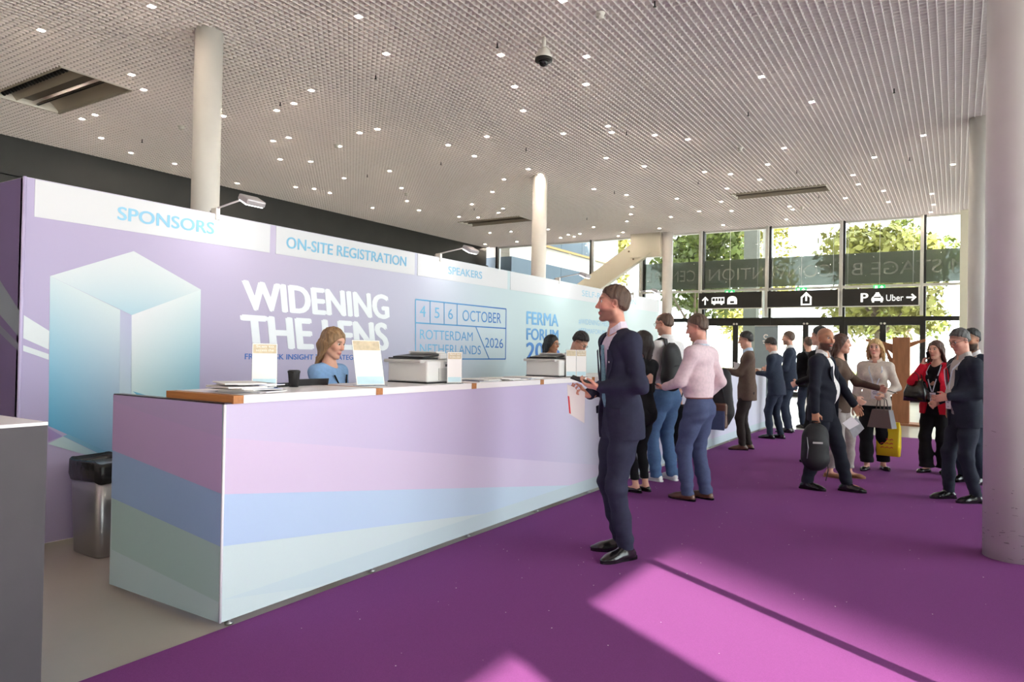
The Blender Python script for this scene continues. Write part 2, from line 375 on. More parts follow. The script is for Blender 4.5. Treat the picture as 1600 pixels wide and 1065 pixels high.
# grass strip and trees
MB().box((-60, 60, -0.2), (60, 74, 0.02)).build('lawn', mat('lawn', srgb(104, 128, 52), 0.9, var=0.2, vscale=2), label='sunlit green lawn strip outside beyond the paving', cat='lawn')
M_leaf = mat('leaf', srgb(92, 106, 36), 0.6, var=0.25, vscale=0.7); M_leaf2 = mat('leaf_yellow', srgb(116, 116, 42), 0.6, var=0.22, vscale=0.7)
M_bark = mat('bark', srgb(110, 96, 80), 0.9, var=0.2, vscale=4)
def tree(x, y, h, r, label, m, n=1500, seed=1):
    rnd = random.Random(seed); t = thing('tree', label, 'tree', loc=(x, y, 0.045 if y > 60 else 0), group='trees outside the glass doors')
    tr = MB(); tr.tube([(0, 0, -0.02), (0.1, 0, h*0.3), (0, 0.1, h*0.6)], [0.22, 0.17, 0.10])
    for k in range(6):
        a = k*1.05+seed; tr.tube([(0, 0, h*(0.28+0.05*k)), (r*0.55*math.cos(a), r*0.55*math.sin(a), h*(0.5+0.05*k))], [0.09, 0.03])
    tr.build('trunk', M_bark, t)
    mb = MB(); blobs = [(Vector((rnd.gauss(0, r*0.5), rnd.gauss(0, r*0.5), h*rnd.uniform(0.35, 0.98))), rnd.uniform(0.35, 0.6)*r) for _ in range(16)]
    for k in range(n):
        c, br_ = rnd.choice(blobs); d = Vector((rnd.gauss(0, 1), rnd.gauss(0, 1), rnd.gauss(0, 1))).normalized()
        p = c + d*br_*rnd.uniform(0.6, 1.05); s = rnd.uniform(0.14, 0.30)
        a = Vector((rnd.gauss(0, 1), rnd.gauss(0, 1), rnd.gauss(0, 1))).normalized(); b = a.cross(d).normalized()
        mb.add([p-a*s, p+b*s*0.5, p+a*s, p-b*s*0.5], [(0, 1, 2, 3)])
    mb.build('foliage', m, t, kind='stuff')
TR = [(-20.8, 44.5, 12, 2.6, 'tall yellow green tree outside behind the diagonal brace', M_leaf2), (-12.0, 37.5, 9.0, 2.5, 'bushy light green tree outside behind the white far column', M_leaf),
      (-13.5, 55, 12.0, 3.1, 'tall broad green tree standing beyond the bushy one outside the first doors', M_leaf2), (-3.4, 39.5, 7.6, 2.5, 'yellowish tree outside above the middle hanging sign', M_leaf2),
      (-3.0, 55, 10.0, 3.1, 'loose green tree standing beyond the yellowish tree outside', M_leaf), (5.2, 56.2, 4.4, 1.7, 'small distant green tree outside the last glass bay', M_leaf)]
for k, (x, y, h, r, lb, m) in enumerate(TR): tree(x, y, h, r, lb, m, 5000, k+3)
# ------------------------------------------------------------------ ceiling fittings
def rc(o, mb, name, m, **k):
    """build a mesh given in world coordinates as a child of o (o unrotated)"""
    c = mb.build(name, m, o, **k); c.matrix_parent_inverse = Matrix.Translation(-Vector(o.location)); return c
LP = []
for sc, ox, oy, pts in (
  (3.2, 0, 0, [(785,37),(197,147),(648,373),(717,452),(472,571),(405,592),(489,689),(663,765),(874,817),(1180,917),(1115,580),(1372,553),(1461,516),(1573,453),(1440,687),(1357,706),(1397,796),(1558,807),(1471,935),(1568,944)]),
  (3.2, 500, 0, [(188,86),(1230,10),(315,270),(918,274),(1324,279),(976,433),(1325,429),(1010,551),(287,645),(194,664),(830,680),(1212,668),(1446,628),(1466,662),(627,725),(768,782),(1429,792),(108,733),(346,855),(124,892),(400,941),(52,967),(435,1005),(257,1038),(491,1052),(1041,848),(1096,872),(923,896),(869,959),(753,1020),(919,1042),(1371,947),(1537,975),(1558,1035)]),
  (2.663, 1000, 0, [(505,317),(720,423),(59,566),(197,579),(593,616),(18,692),(262,715),(375,726),(538,683),(500,746),(355,785),(149,825),(344,839),(243,879),(386,878),(133,903),(75,950),(343,936),(624,859),(637,872),(608,914),(850,823),(907,766),(888,728),(983,653),(1018,793),(1037,839),(1177,565),(1303,686),(1211,807),(1217,853),(1205,884)]),
  (4.571, 700, 300, [(75,176),(218,181),(353,147),(308,292),(448,283),(268,372),(283,399),(492,353),(1297,160),(1280,209),(1033,252),(715,267),(815,327),(852,305),(898,320),(940,299),(1255,288),(1213,315)])):
    for a, b in pts:
        p = (ox+a/sc, oy+b/sc)
        if all(abs(p[0]-q[0])+abs(p[1]-q[1]) > 5 for q in LP): LP.append(p)
for x, y in ((-1.4, 1.2), (-5.2, 0.6), (-9.0, 1.0), (-13, 2.0), (-3.0, -1.4), (-8.0, -1.6), (-0.6, 3.4), (-12.0, -1.0), (-15.5, 0.2), (0.5, 0.2)): LP.append(Vector((x, y, ZC)))
M_lamp = mat('downlight_glow', (1, 1, 1), 0.5, emit=(1.0, 0.86, 0.68), estr=LAMP_E)
M_lframe = mat('downlight_frame', srgb(235, 230, 222), 0.4)
lf = MB()
for a, b in (((-.046, -.046), (.046, -.042)), ((-.046, .042), (.046, .046)), ((-.046, -.042), (-.042, .042)), ((.042, -.042), (.046, .042))): lf.box((a[0], a[1], 0.0), (b[0], b[1], 0.05))
lfm = lf.mesh('frame'); lfm.materials.append(M_lframe)
lgm = MB().box((-.042, -.042, 0.006), (.042, .042, 0.012)).mesh('lens'); lgm.materials.append(M_lamp)
GRID = lambda v, o: o + 0.1*round((v-o)/0.1)
for q in LP:
    p = q if isinstance(q, Vector) else onz(q[0], q[1], ZC)
    x = GRID(p.x, XL+0.10); y = GRID(p.y, YB+0.10)
    t = thing('ceiling_light', 'small square downlight glowing in a cell of the grid ceiling', 'ceiling light', (x, y, ZC), group='downlights in the grid ceiling')
    obj('frame', lfm, None, t); obj('lens', lgm, None, t)
# chilled beam openings
M_beam = mat('beige_beam', srgb(178, 168, 152), 0.45); M_nozzle = mat('black_nozzle', srgb(22, 22, 22), 0.5); M_louv = mat('grey_louvre', srgb(120, 112, 104), 0.5)
VL = ['large beige air diffuser in the ceiling above the black wall', 'narrow air diffuser in the ceiling near the far white column', 'air diffuser in the ceiling above the hanging signs']
for (x0, x1, y0, y1), lb in zip(OPEN, VL):
    t = thing('air_diffuser', lb, 'air vent', ((x0+x1)/2, (y0+y1)/2, ZC+0.05), group='air diffusers in the ceiling')
    d = y1-y0
    def trough(ya, yb, nm):
        mb = MB(); n = 10; ring = []
        for i in range(n+1):
            u = i/n; ring.append((ya+(yb-ya)*u, ZC+0.02+0.16*math.sin(PI*u)))
        vs = [(x0, a, b) for a, b in ring]+[(x1, a, b) for a, b in ring]
        mb.add(vs, [(i, i+1, n+2+i, n+1+i) for i in range(n)], True); rc(t, mb, nm, M_beam)
    trough(y0+0.02, y0+0.36*d, 'trough'); trough(y0+0.62*d, y1-0.02, 'trough')
    rc(t, MB().box((x0, y0+0.38*d, ZC+0.10), (x1, y0+0.60*d, ZC+0.12)), 'louvre', M_louv)
    rc(t, MB().box((x0, y0-0.01, ZC-0.01), (x1, y0+0.03, ZC+0.08)), 'edge', M_beam); rc(t, MB().box((x0, y1-0.03, ZC-0.01), (x1, y1+0.01, ZC+0.08)), 'edge', M_beam)
    rc(t, MB().box((x0-0.01, y0, ZC-0.005), (x0+0.02, y1, ZC+0.2)), 'end_cap', M_white); rc(t, MB().box((x1-0.02, y0, ZC-0.005), (x1+0.01, y1, ZC+0.2)), 'end_cap', M_white)
    nz = MB()
    for i in range(22):
        xx = x0+0.1+(x1-x0-0.2)*i/21; nz.lathe([(0.045, 0), (0.045, 0.05), (0.025, 0.055)], M=Matrix.Translation((xx, y0+0.17*d, ZC+0.09)) @ Matrix.Rotation(PI*0.8, 4, 'X'), n=10)
    rc(t, nz, 'nozzle_row', M_nozzle)
    rc(t, MB().box((x0+0.05, y0+0.64*d, ZC+0.03), (x1-0.05, y0+0.67*d, ZC+0.06)), 'slot', M_nozzle)
# dome camera
p = onz(850, 58, ZC); t = thing('dome_camera', 'white dome security camera hanging on a short stem from the ceiling', 'camera', (p.x, p.y, ZC))
MB().lathe([(0.03, 0), (0.03, -0.16)][::-1], n=16).build('stem', M_white, t)
MB().lathe([(0.035, -0.15), (0.08, -0.19), (0.115, -0.27), (0.12, -0.31)][::-1], n=28).build('housing', M_white, t)
MB().lathe([(0.125, -0.31), (0.125, -0.345), (0.075, -0.35)][::-1], n=28).build('collar', M_nozzle, t)
MB().lathe([(0.072, -0.345), (0.068, -0.38), (0.045, -0.41), (0.01, -0.425)][::-1], n=24).build('dome', mat('smoked_dome', srgb(30, 30, 34), 0.08), t)
def detector(px, py, label):
    p = onz(px, py, ZC); t = thing('smoke_detector', label, 'smoke detector', (p.x, p.y, ZC), group='smoke detectors')
    MB().lathe([(0.02, -0.075), (0.045, -0.065), (0.05, -0.04), (0.035, -0.03), (0.06, -0.02), (0.06, 0.0)], n=20).build('body', M_white, t)
    MB().lathe([(0.065, -0.012), (0.065, 0.0)], n=20).build('base', M_lframe, t)
for px, py, lb in ((938, 20, 'white smoke detector on the ceiling beside the dome camera'), (283, 197, 'white smoke detector on the ceiling near the first column'), (526, 226, 'white round sensor on the ceiling next to a downlight'),
                   (635, 302, 'small white sensor on the ceiling above the partition'), (1156, 231, 'white smoke detector on the ceiling towards the doors'), (1253, 323, 'white smoke detector on the ceiling near the glass doors')):
    detector(px, py, lb)
for a, b in ((777, 72), (587, 121), (822, 234), (689, 256), (574, 275), (979, 209), (960, 301), (1397, 143), (1169, 179), (1421, 249), (1245, 269), (1023, 8), (438, 163), (741, 327), (917, 342), (1091, 286), (1279, 308), (222, 221)):
    p = onz(a, b, ZC-0.03)
    t = thing('sprinkler', 'tiny sprinkler head poking down from the grid ceiling', 'sprinkler', (p.x, p.y, ZC), group='sprinkler heads in the ceiling')
    MB().lathe([(0.01, -0.05), (0.01, 0.02)], n=8).build('pipe', M_nozzle, t); MB().lathe([(0.022, -0.055), (0.022, -0.05)], n=10).build('deflector', M_nozzle, t)
# ------------------------------------------------------------------ partition wall
XP, YP0, YP1, HP = -5.30, 2.246, 14.2, 2.525
M_print = mat('printed_fabric', (1, 1, 1), 0.55, attr='Col', var=0.012, vscale=300, spec=0.3)
M_edge = mat('white_edge', srgb(232, 230, 236), 0.45)
PK = 0.85      # ink on white fabric reflects a little less than its nominal colour
def ink(c): return tuple(PK*v for v in srgb(*c))
def lerp(a, b, t): return tuple(a[i]+(b[i]-a[i])*t for i in range(3))
def ramp(stops, t):
    if t <= stops[0][0]: return stops[0][1]
    for (a, ca), (b, cb) in zip(stops, stops[1:]):
        if t <= b: return lerp(ca, cb, (t-a)/(b-a))
    return stops[-1][1]
def print_grid(name, parent, fn_pt, nu, nv, fn_col, m=M_print):
    """a printed sheet: grid of points with print colours"""
    vs = []; cs = []
    for j in range(nv+1):
        for i in range(nu+1):
            u, v = i/nu, j/nv; vs.append(fn_pt(u, v)); cs.append(ink(fn_col(u, v)))
    fs = [(j*(nu+1)+i, j*(nu+1)+i+1, (j+1)*(nu+1)+i+1, (j+1)*(nu+1)+i) for j in range(nv) for i in range(nu)]
    me = MB().add(vs, fs).mesh(name); col_attr(me, cs)
    o = obj(name, me, m, parent); o.matrix_parent_inverse = Matrix.Translation(-Vector(parent.location)); return o
def print_poly(name, parent, pts, cols, lift):
    vs = [Vector(p)+Vector(lift) for p in pts]; k = len(vs)
    me = MB().add(vs, [tuple(range(k))]).mesh(name); col_attr(me, [ink(c) for c in cols])
    o = obj(name, me, M_print, parent); o.matrix_parent_inverse = Matrix.Translation(-Vector(parent.location)); return o
pw = thing('partition_wall', 'long lilac to aqua printed partition wall behind the reception counter', 'partition wall', (-5.33, 8.2, 0))
rc(pw, MB().box((XP-0.06, YP0, 0.03), (XP-0.002, YP1, HP)), 'frame', M_edge)
WS = [(0.0, (190, 178, 212)), (0.16, (204, 193, 220)), (0.33, (208, 208, 229)), (0.46, (206, 221, 229)), (0.6, (206, 226, 228)), (1.0, (216, 231, 232))]
print_grid('front_print', pw, lambda u, v: (XP, YP0+(YP1-YP0)*u, 0.035+(HP-0.037)*v), 60, 12, lambda u, v: lerp(ramp(WS, u), (168, 160, 208), 0.30*(1-v)*max(0, 1-2.2*u)))
# return at the near end, its shade put into the darker purple
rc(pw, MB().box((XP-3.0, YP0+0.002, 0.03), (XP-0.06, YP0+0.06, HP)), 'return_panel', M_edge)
print_grid('shaded_return_print', pw, lambda u, v: (XP-3.0*(1-u), YP0, 0.035+(HP-0.037)*v), 6, 6, lambda u, v: (132, 114, 158))
rc(pw, MB().tube([(XP+0.004, YP0-0.004, 0.03), (XP+0.004, YP0-0.004, HP)], 0.012), 'corner_trim', mat('lilac_trim', srgb(190, 178, 214), 0.5))
E1 = lambda x, y: ony(x, y, YP0)
print_poly('light_beam_print', pw, [E1(0, 437), E1(35, 492), E1(34, 531), E1(0, 491)], [(150, 158, 170)]*4, (0, -0.002, 0))  # beam strips on this end greyed to stand for the same shade
print_poly('light_beam_print', pw, [E1(0, 507), E1(34, 541), E1(33, 552), E1(0, 520)], [(140, 144, 160)]*4, (0, -0.002, 0))
PX = lambda x, y: onx(x, y, XP)
L1 = (0.002, 0, 0); L2 = (0.004, 0, 0)
wt = (228, 234, 238)
print_poly('light_beam_print', pw, [PX(37, 492), PX(77, 517), PX(76, 546), PX(36, 528)], [wt]*4, L1)
print_poly('light_beam_print', pw, [PX(36, 539), PX(76, 553), PX(76, 562), PX(36, 548)], [wt]*4, L1)
def quad_grad(name, P, cols, n, lift):
    """bilinear patch: P, cols = bl, br, tr, tl"""
    P = [Vector(p) for p in P]
    f = lambda u, v: (P[0]*(1-u)+P[1]*u)*(1-v)+(P[3]*(1-u)+P[2]*u)*v+Vector(lift)
    c = lambda u, v: lerp(lerp(cols[0], cols[1], u), lerp(cols[3], cols[2], u), v)
    return print_grid(name, pw, f, n, n, c)
BL = (104, 180, 214)
quad_grad('prism_left_face', [PX(75.5, 665), PX(186, 715), PX(187.5, 484), PX(78, 431)], [(96, 174, 212), (140, 172, 208), (220, 230, 234), (216, 228, 234)], 8, L1)
quad_grad('prism_gap', [PX(186, 640), PX(205, 640), PX(205.4, 492), PX(187.5, 484)], [(196, 218, 226), (190, 214, 226), (192, 190, 222), (196, 196, 224)], 6, L1)
quad_grad('prism_right_face', [PX(204.5, 628), PX(311, 648), PX(313.6, 452.3), PX(205.4, 492)], [(206, 228, 228), (132, 196, 220), (226, 236, 238), (240, 238, 244)], 8, L1)
quad_grad('prism_top_face', [PX(205.4, 492), PX(313.6, 452.3), PX(208.5, 392.2), PX(78, 431)], [(184, 214, 230), (224, 231, 234), (228, 232, 236), (225, 231, 236)], 8, L2)
print_poly('prism_shard', pw, [PX(75, 668), PX(75, 690), PX(97, 681)], [(168, 142, 196), (164, 138, 192), (160, 150, 204)], L2)
print_poly('prism_shard', pw, [PX(74, 693), PX(98, 681.5), PX(190, 727), PX(150, 715)], [(196, 218, 222), (190, 214, 222), (130, 178, 208), (170, 200, 216)], L2)
print_poly('prism_shard', pw, [PX(98, 681), PX(106, 678), PX(200, 720), PX(190, 726)], [(130, 182, 210), (126, 178, 208), (110, 158, 198), (118, 166, 202)], L2)
print_poly('prism_shard', pw, [PX(207, 611), PX(231, 618), PX(213, 616)], [(110, 180, 210)]*3, L2)
# header boards and lettering
M_hdr = mat('white_board', srgb(212, 212, 216), 0.5)
def letters(parent, items, name, c0, c1, lift, vert=False, X=XP):
    """items: (word, left base px, right base px, top-left px, bold); print colours run from c0 to c1"""
    mb = MB()
    for s, a, b, c, bold in items: word(mb, s, onx(*a, X), onx(*b, X), onx(*c, X), bold, Vector(lift))
    me = mb.mesh(name); co = np.array([v.co[:] for v in me.vertices]); k = 2 if vert else 1
    t = (co[:, k]-co[:, k].min())/(np.ptp(co[:, k])+1e-6); A, B = np.array(srgb(*c0)), np.array(srgb(*c1))
    col_attr(me, A+(B-A)*t[:, None]); o = obj(name, me, M_print, parent); 
    q = parent; off = Vector((0, 0, 0))
    while q is not None: off += Vector(q.location); q = q.parent
    o.matrix_parent_inverse = Matrix.Translation(-off); return o
zb = PX(51, 338).z
HD = [(51, 420.5, [('SPONSORS', (183.3, 342.6), (333.1, 365.9), (184, 322.7), 0.05)], (150, 200, 226)),
      (430, 647.5, [('ON-SITE REGISTRATION', (446.9, 386.9), (633.8, 415.9), (447.5, 369.7), 0.04)], (134, 190, 220)),
      (652, 793, [('SPEAKERS', (700, 427.5), (752.5, 435.6), (700, 415.9), 0.035)], (150, 198, 222)),
      (797.5, 1029, [('SELF-REGISTRATION', (908.9, 462), (993, 476), (909, 453), 0.01)], (150, 196, 216))]
for xa, xb, it, cc in HD:
    ya, yb = PX(xa, 420).y, PX(xb, 420).y
    h = MB().box((XP, ya, zb), (XP+0.004, yb, HP-0.006)).build('header_board', M_hdr, pw); h.matrix_parent_inverse = Matrix.Translation(-Vector(pw.location))
    L = letters(h, it, 'lettering', cc, lerp(cc, (110, 170, 210), 0.4), (0.006, 0, 0)); L.matrix_parent_inverse = Matrix.Identity(4); L.parent = h
letters(pw, [('WIDENING', (384, 483), (607, 497.3), (380, 438.5), 0.085), ('THE LENS', (383, 543), (606, 546), (378, 492.5), 0.085)], 'lettering', (240, 242, 248), (240, 244, 248), L1)
letters(pw, [('FROM RISK INSIGHT TO STRATEGIC VALUE', (382.2, 561), (590, 562), (382.5, 552.3), 0.03)], 'lettering', (64, 112, 190), (56, 110, 190), L1)
letters(pw, [('4', (655.6, 494.7), (665, 495.2), (655.6, 476.9), 0), ('5', (678.8, 496.3), (686.6, 497), (678.8, 480), 0), ('6', (700, 497.8), (707.5, 498.5), (700, 482), 0), ('OCTOBER', (722.5, 501), (782.8, 505), (722.5, 484), 0),
             ('ROTTERDAM', (656, 529.4), (738.4, 532.5), (656, 514.4), 0), ('NETHERLANDS', (656, 551.9), (751, 553.5), (656, 536.9), 0), ('2026', (757.8, 542.5), (786, 543.5), (757.8, 527.5), 0)], 'lettering', (122, 190, 224), (52, 104, 182), L1)
letters(pw, [('FERMA', (822.8, 505.9), (872, 509.7), (822.8, 486.3), 0.07), ('FORUM', (822.8, 530.3), (872, 532), (822.8, 512.7), 0.07), ('2026', (822.8, 560.5), (874, 560), (822.8, 535.2), 0.07)], 'lettering', (40, 98, 178), (128, 184, 224), L1, vert=True)
letters(pw, [('#WIDENINGTHELENS', (904, 505.5), (958, 510.5), (904, 497.4), 0), ('#FERMAFORUM', (903.5, 519.4), (945.6, 522.6), (903.5, 512), 0)], 'lettering', (140, 184, 216), (150, 190, 216), L1)
bx = MB(); fl = [((649, 467.5), (790.6, 482.5)), ((649, 504), (790, 512.8)), ((649, 560.6), (789.7, 560.6)), ((649, 467.5), (649, 560.6)), ((790.6, 482.5), (789.7, 560.6)),
                 ((671.9, 470), (671.9, 505.4)), ((693.8, 472.3), (693.8, 506.8)), ((714, 474.4), (714, 508)), ((743, 510), (764, 560.6))]
for a, b in fl:
    A, B = PX(*a), PX(*b); bx.strip([A+Vector((0.003, 0, 0)), B+Vector((0.003, 0, 0))], (B-A).cross(Vector((1, 0, 0))).normalized()*0.016, 0.001)
me = bx.mesh('date_box_lines'); co = np.array([v.co[:] for v in me.vertices]); t_ = (co[:, 1]-co[:, 1].min())/np.ptp(co[:, 1])
col_attr(me, np.array(srgb(110, 176, 216))*(1-t_[:, None])+np.array(srgb(50, 104, 184))*t_[:, None]); o = obj('date_box_lines', me, M_print, pw); o.matrix_parent_inverse = Matrix.Translation(-Vector(pw.location))
# arm lights on top of the partition
M_lampb = mat('silver_lamp', srgb(196, 190, 192), 0.35, metal=0.3)
AL = ['silver arm spotlight clamped to the wall top above the sponsors board', 'silver arm spotlight clamped to the wall top above the speakers board', 'silver arm spotlight clamped to the wall top left of the diagonal brace', 'silver arm spotlight clamped to the far end of the wall top']
for Yl, lb in zip((3.70, 6.75, 9.78, 12.8), AL):
    t = thing('arm_spotlight', lb, 'spotlight', (XP-0.03, Yl, HP), group='arm spotlights on the partition')
    MB().box((-0.03, -0.02, -0.05), (0.045, 0.02, 0.05), bev=0.004).build('clamp', M_white, t)
    MB().tube([(-0.06, 0, 0.03), (0.0, 0, 0.045), (0.42, 0, 0.10)], 0.008).build('arm', M_lampb, t)
    Mh = Matrix.Translation((0.48, 0, 0.075)) @ Matrix.Rotation(math.radians(28), 4, 'Y')
    MB().box((-0.06, -0.09, -0.03), (0.07, 0.09, 0.02), M=Mh, bev=0.012).build('lamp_head', M_lampb, t)
    MB().box((-0.045, -0.08, -0.036), (0.055, 0.08, -0.031), M=Mh).build('lens', mat('spot_lens', (1, 1, 1), 0.4, emit=(1, 0.96, 0.92), estr=6), t)
    al = bpy.data.lights.new('spot_beam', 'AREA'); al.shape = 'RECTANGLE'; al.size = 0.16; al.size_y = 0.09; al.energy = SPOT_E; al.color = (1, 0.95, 0.93)
    lo = bpy.data.objects.new('spot_beam', al); COL.objects.link(lo); lo.parent = t; lo.location = (0.455, 0, 0.03)
    lo.rotation_euler = Vector((-0.62, 0, -0.78)).to_track_quat('-Z', 'Y').to_euler()
# hanging black direction signs and green exit signs
M_sign = mat('black_sign', srgb(34, 33, 31), 0.5); M_icon = mat('white_icon', srgb(240, 240, 234), 0.5, emit=(1, 1, 0.97), estr=0.5); M_green = mat('exit_green', srgb(60, 190, 120), 0.5, emit=srgb(60, 200, 120), estr=0.5)
def hsign(xa, xb, label, draw):
    a, b = ony(xa, 470, 25.2).x, ony(xb, 470, 25.2).x
    t = thing('direction_sign', label, 'sign', ((a+b)/2, 25.2, 3.05), group='hanging direction signs')
    rc(t, MB().box((a, 25.2, 3.05), (b, 25.26, 3.60)), 'board', M_sign)
    rc(t, MB().box((a-0.02, 25.19, 3.02), (b+0.02, 25.27, 3.05)), 'edge', M_wframe); rc(t, MB().box((b, 25.19, 3.05), (b+0.03, 25.27, 3.62)), 'edge', M_wframe)
    for xx in (a+0.15, b-0.15): rc(t, MB().tube([(xx, 25.23, 3.6), (xx, 25.23, ZC)], 0.006), 'wire', M_alu)
    mb = MB(); draw(mb, a, b); rc(t, mb, 'pictograms', M_icon)
SY = Vector((0, 25.195, 0))
def P2(x, z): return Vector((x, 25.197, z))
def arrow(mb, x, z, s, ang):
    R2 = lambda u, v: P2(x+(u*math.cos(ang)-v*math.sin(ang))*s, z+(u*math.sin(ang)+v*math.cos(ang))*s)
    for poly in ([(-.09, -.5), (.09, -.5), (.09, .32), (-.09, .32)], [(0, .5), (-.42, .08), (-.30, -.04), (0, .26)], [(0, .5), (0, .26), (.30, -.04), (.42, .08)]):
        mb.add([R2(*p) for p in poly], [tuple(range(len(poly)))])
def rect(mb, x0, z0, x1, z1): mb.add([P2(x0, z0), P2(x1, z0), P2(x1, z1), P2(x0, z1)], [(0, 1, 2, 3)])
def sign1(mb, a, b):
    arrow(mb, a+0.23, 3.32, 0.30, 0)
    x = a+0.46
    rect(mb, x, 3.21, x+0.46, 3.30); rect(mb, x+0.03, 3.40, x+0.46, 3.44); rect(mb, x, 3.30, x+0.03, 3.42); rect(mb, x+0.43, 3.30, x+0.46, 3.42)
    for k in range(3): rect(mb, x+0.12+k*0.10, 3.30, x+0.145+k*0.10, 3.41)
    for k in (0.1, 0.36): mb.add([P2(x+k+0.04*math.cos(q*PI/4), 3.20+0.04*math.sin(q*PI/4)) for q in range(8)], [tuple(range(8))])
    x = a+1.03; out = [P2(x+0.16+0.17*math.cos(q*PI/8), 3.34+0.13*math.sin(q*PI/8)) for q in range(9)]
    mb.add(out+[P2(x-0.01, 3.29), P2(x+0.33, 3.29)], [(0, 1, 2, 3, 4, 5, 6, 7, 8, 9, 10)]); rect(mb, x-0.01, 3.18, x+0.09, 3.29); rect(mb, x+0.23, 3.18, x+0.33, 3.29); rect(mb, x+0.09, 3.18, x+0.23, 3.22)
def sign2(mb, a, b):
    x = a+1.08
    rect(mb, x, 3.10, x+0.34, 3.15); rect(mb, x, 3.15, x+0.055, 3.38); rect(mb, x+0.285, 3.15, x+0.34, 3.38)
    mb.add([P2(x-0.01, 3.36), P2(x+0.17, 3.55), P2(x+0.35, 3.36), P2(x+0.27, 3.36), P2(x+0.17, 3.46), P2(x+0.07, 3.36)], [(0, 1, 5), (5, 1, 4), (1, 2, 3), (1, 3, 4)]); rect(mb, x+0.14, 3.24, x+0.20, 3.5)
def sign3(mb, a, b):
    def wd(s, x0, x1, z0, z1, bold): word(mb, s, P2(x0, z0), P2(x1, z0), P2(x0, z1), bold)
    wd('P', a+0.55, a+0.75, 3.17, 3.45, 0.04); wd('Uber', a+1.27, a+1.75, 3.19, 3.39, 0.012); arrow(mb, b-0.19, 3.29, 0.28, -PI/2)
    x = a+0.85
    mb.add([P2(x+0.05, 3.33), P2(x+0.29, 3.33), P2(x+0.23, 3.43), P2(x+0.11, 3.43)], [(0, 1, 2, 3)]); rect(mb, x+0.12, 3.43, x+0.22, 3.47); rect(mb, x, 3.20, x+0.34, 3.29); rect(mb, x+0.02, 3.29, x+0.07, 3.33); rect(mb, x+0.27, 3.29, x+0.32, 3.33); rect(mb, x+0.02, 3.15, x+0.08, 3.2); rect(mb, x+0.26, 3.15, x+0.32, 3.2)
hsign(1092, 1190, 'hanging black sign with up arrow, bus and tram pictograms', sign1)
hsign(1199, 1309, 'hanging black sign with a single exit arrow pictogram', sign2)
hsign(1316, 1435, 'hanging black sign with parking, taxi, word Uber and right arrow', sign3)
for px, py, lb in ((1140, 457, 'green exit sign above the bus and tram sign'), (1252, 453, 'green exit sign above the single arrow sign'), (1374, 449, 'green exit sign above the parking and taxi sign')):
    p = ony(px, py, 25.35); t = thing('exit_sign', lb, 'exit sign', (p.x, 25.35, p.z-0.09), group='green exit signs')
    MB().box((-0.17, 0, 0), (0.17, 0.03, 0.18)).build('panel', M_green, t)
    mb = MB()
    def e(x0, z0, x1, z1): mb.add([(x0, -0.003, z0), (x1, -0.003, z0), (x1, -0.003, z1), (x0, -0.003, z1)], [(0, 1, 2, 3)])
    e(-0.13, 0.03, -0.05, 0.15); e(0.055, 0.02, 0.085, 0.10); mb.add([(0.0, -0.003, 0.09), (0.14, -0.003, 0.09), (0.07, -0.003, 0.16)], [(0, 1, 2)])
    mb.build('pictogram', M_icon, t); MB().box((-0.005, 0, 0.18), (0.005, 0.02, ZC-p.z+0.09)).build('hanger', M_wframe, t)
# ------------------------------------------------------------------ reception counter
XC, YC0, YC1, XE, ZB, ZT = -3.092, 2.228, 14.1, -4.108, 0.035, 1.122
M_wood = mat('plywood_batten', srgb(176, 116, 66), 0.55, var=0.14, vscale=5, stretch=(1, 12, 12))
M_top = mat('white_worktop', srgb(238, 232, 232), 0.35)
ct = thing('reception_counter', 'long reception counter with lilac, blue and pale green printed panels', 'counter', (-3.3, 8.2, 0))
rc(ct, MB().box((XC-0.05, YC0+0.004, ZB), (XC-0.002, YC1, ZT)), 'front_panel', M_edge)
rc(ct, MB().box((XE, YC0+0.002, ZB), (XC-0.05, YC0+0.05, ZT)), 'end_panel', M_edge)
rc(ct, MB().box((XE, YC1-0.05, ZB), (XC-0.05, YC1, ZT)), 'end_panel', M_edge)
rc(ct, MB().box((XE, YC0-0.002, ZT), (XC, YC0+0.05, ZT+0.006)), 'edge_strip', mat('dark_edge', srgb(70, 60, 70), 0.4, metal=0.6))
rc(ct, MB().tube([(XC, YC0, ZB), (XC, YC0, ZT)], 0.007), 'corner_trim', M_edge)
rc(ct, MB().box((XE+0.3, YC0+0.05, 0.70), (XC-0.05, YC1-0.05, 0.74)), 'desk_board', M_top)
CX = lambda x, y: onx(x, y, XC); CY = lambda x, y: ony(x, y, YC0)
def ext(a, b, Y):          # continue the line a-b (on the front panel) to a given Y
    A, B = CX(*a), CX(*b); t = (Y-A.y)/(B.y-A.y); return A+(B-A)*t
def clampz(p): p = Vector(p); p.z = min(max(p.z, ZB), ZT); return p
Ya, Yb = YC0, YC1
l1 = [ext((349.4, 683.8), (922.8, 725.3), Y).z for Y in (Ya, Yb)]; l2 = [ext((349.4, 771.8), (922.8, 757), Y).z for Y in (Ya, Yb)]
l3 = [ext((347.4, 853), (717.5, 806.7), Y).z for Y in (Ya, Yb)]; l4 = [ext((349, 936.5), (496.6, 915), Y).z for Y in (Ya, Yb)]
def front(name, za, zb_, cols, lift):
    """region between two lines (z at both ends), clamped into the panel"""
    def fp(u, v):
        Y = Ya+(Yb-Ya)*u; lo = za[0]+(za[1]-za[0])*u; hi = zb_[0]+(zb_[1]-zb_[0])*u
        z = lo+(hi-lo)*v; return (XC+lift, Y, min(max(z, ZB), ZT))
    return print_grid(name, ct, fp, 40, 3, lambda u, v: ramp(cols, u))
Z0, Z1 = [ZB, ZB], [ZT, ZT]
front('print_band', Z0, Z1, [(0, (212, 226, 228)), (0.4, (222, 232, 236)), (1, (226, 234, 240))], 0.0)
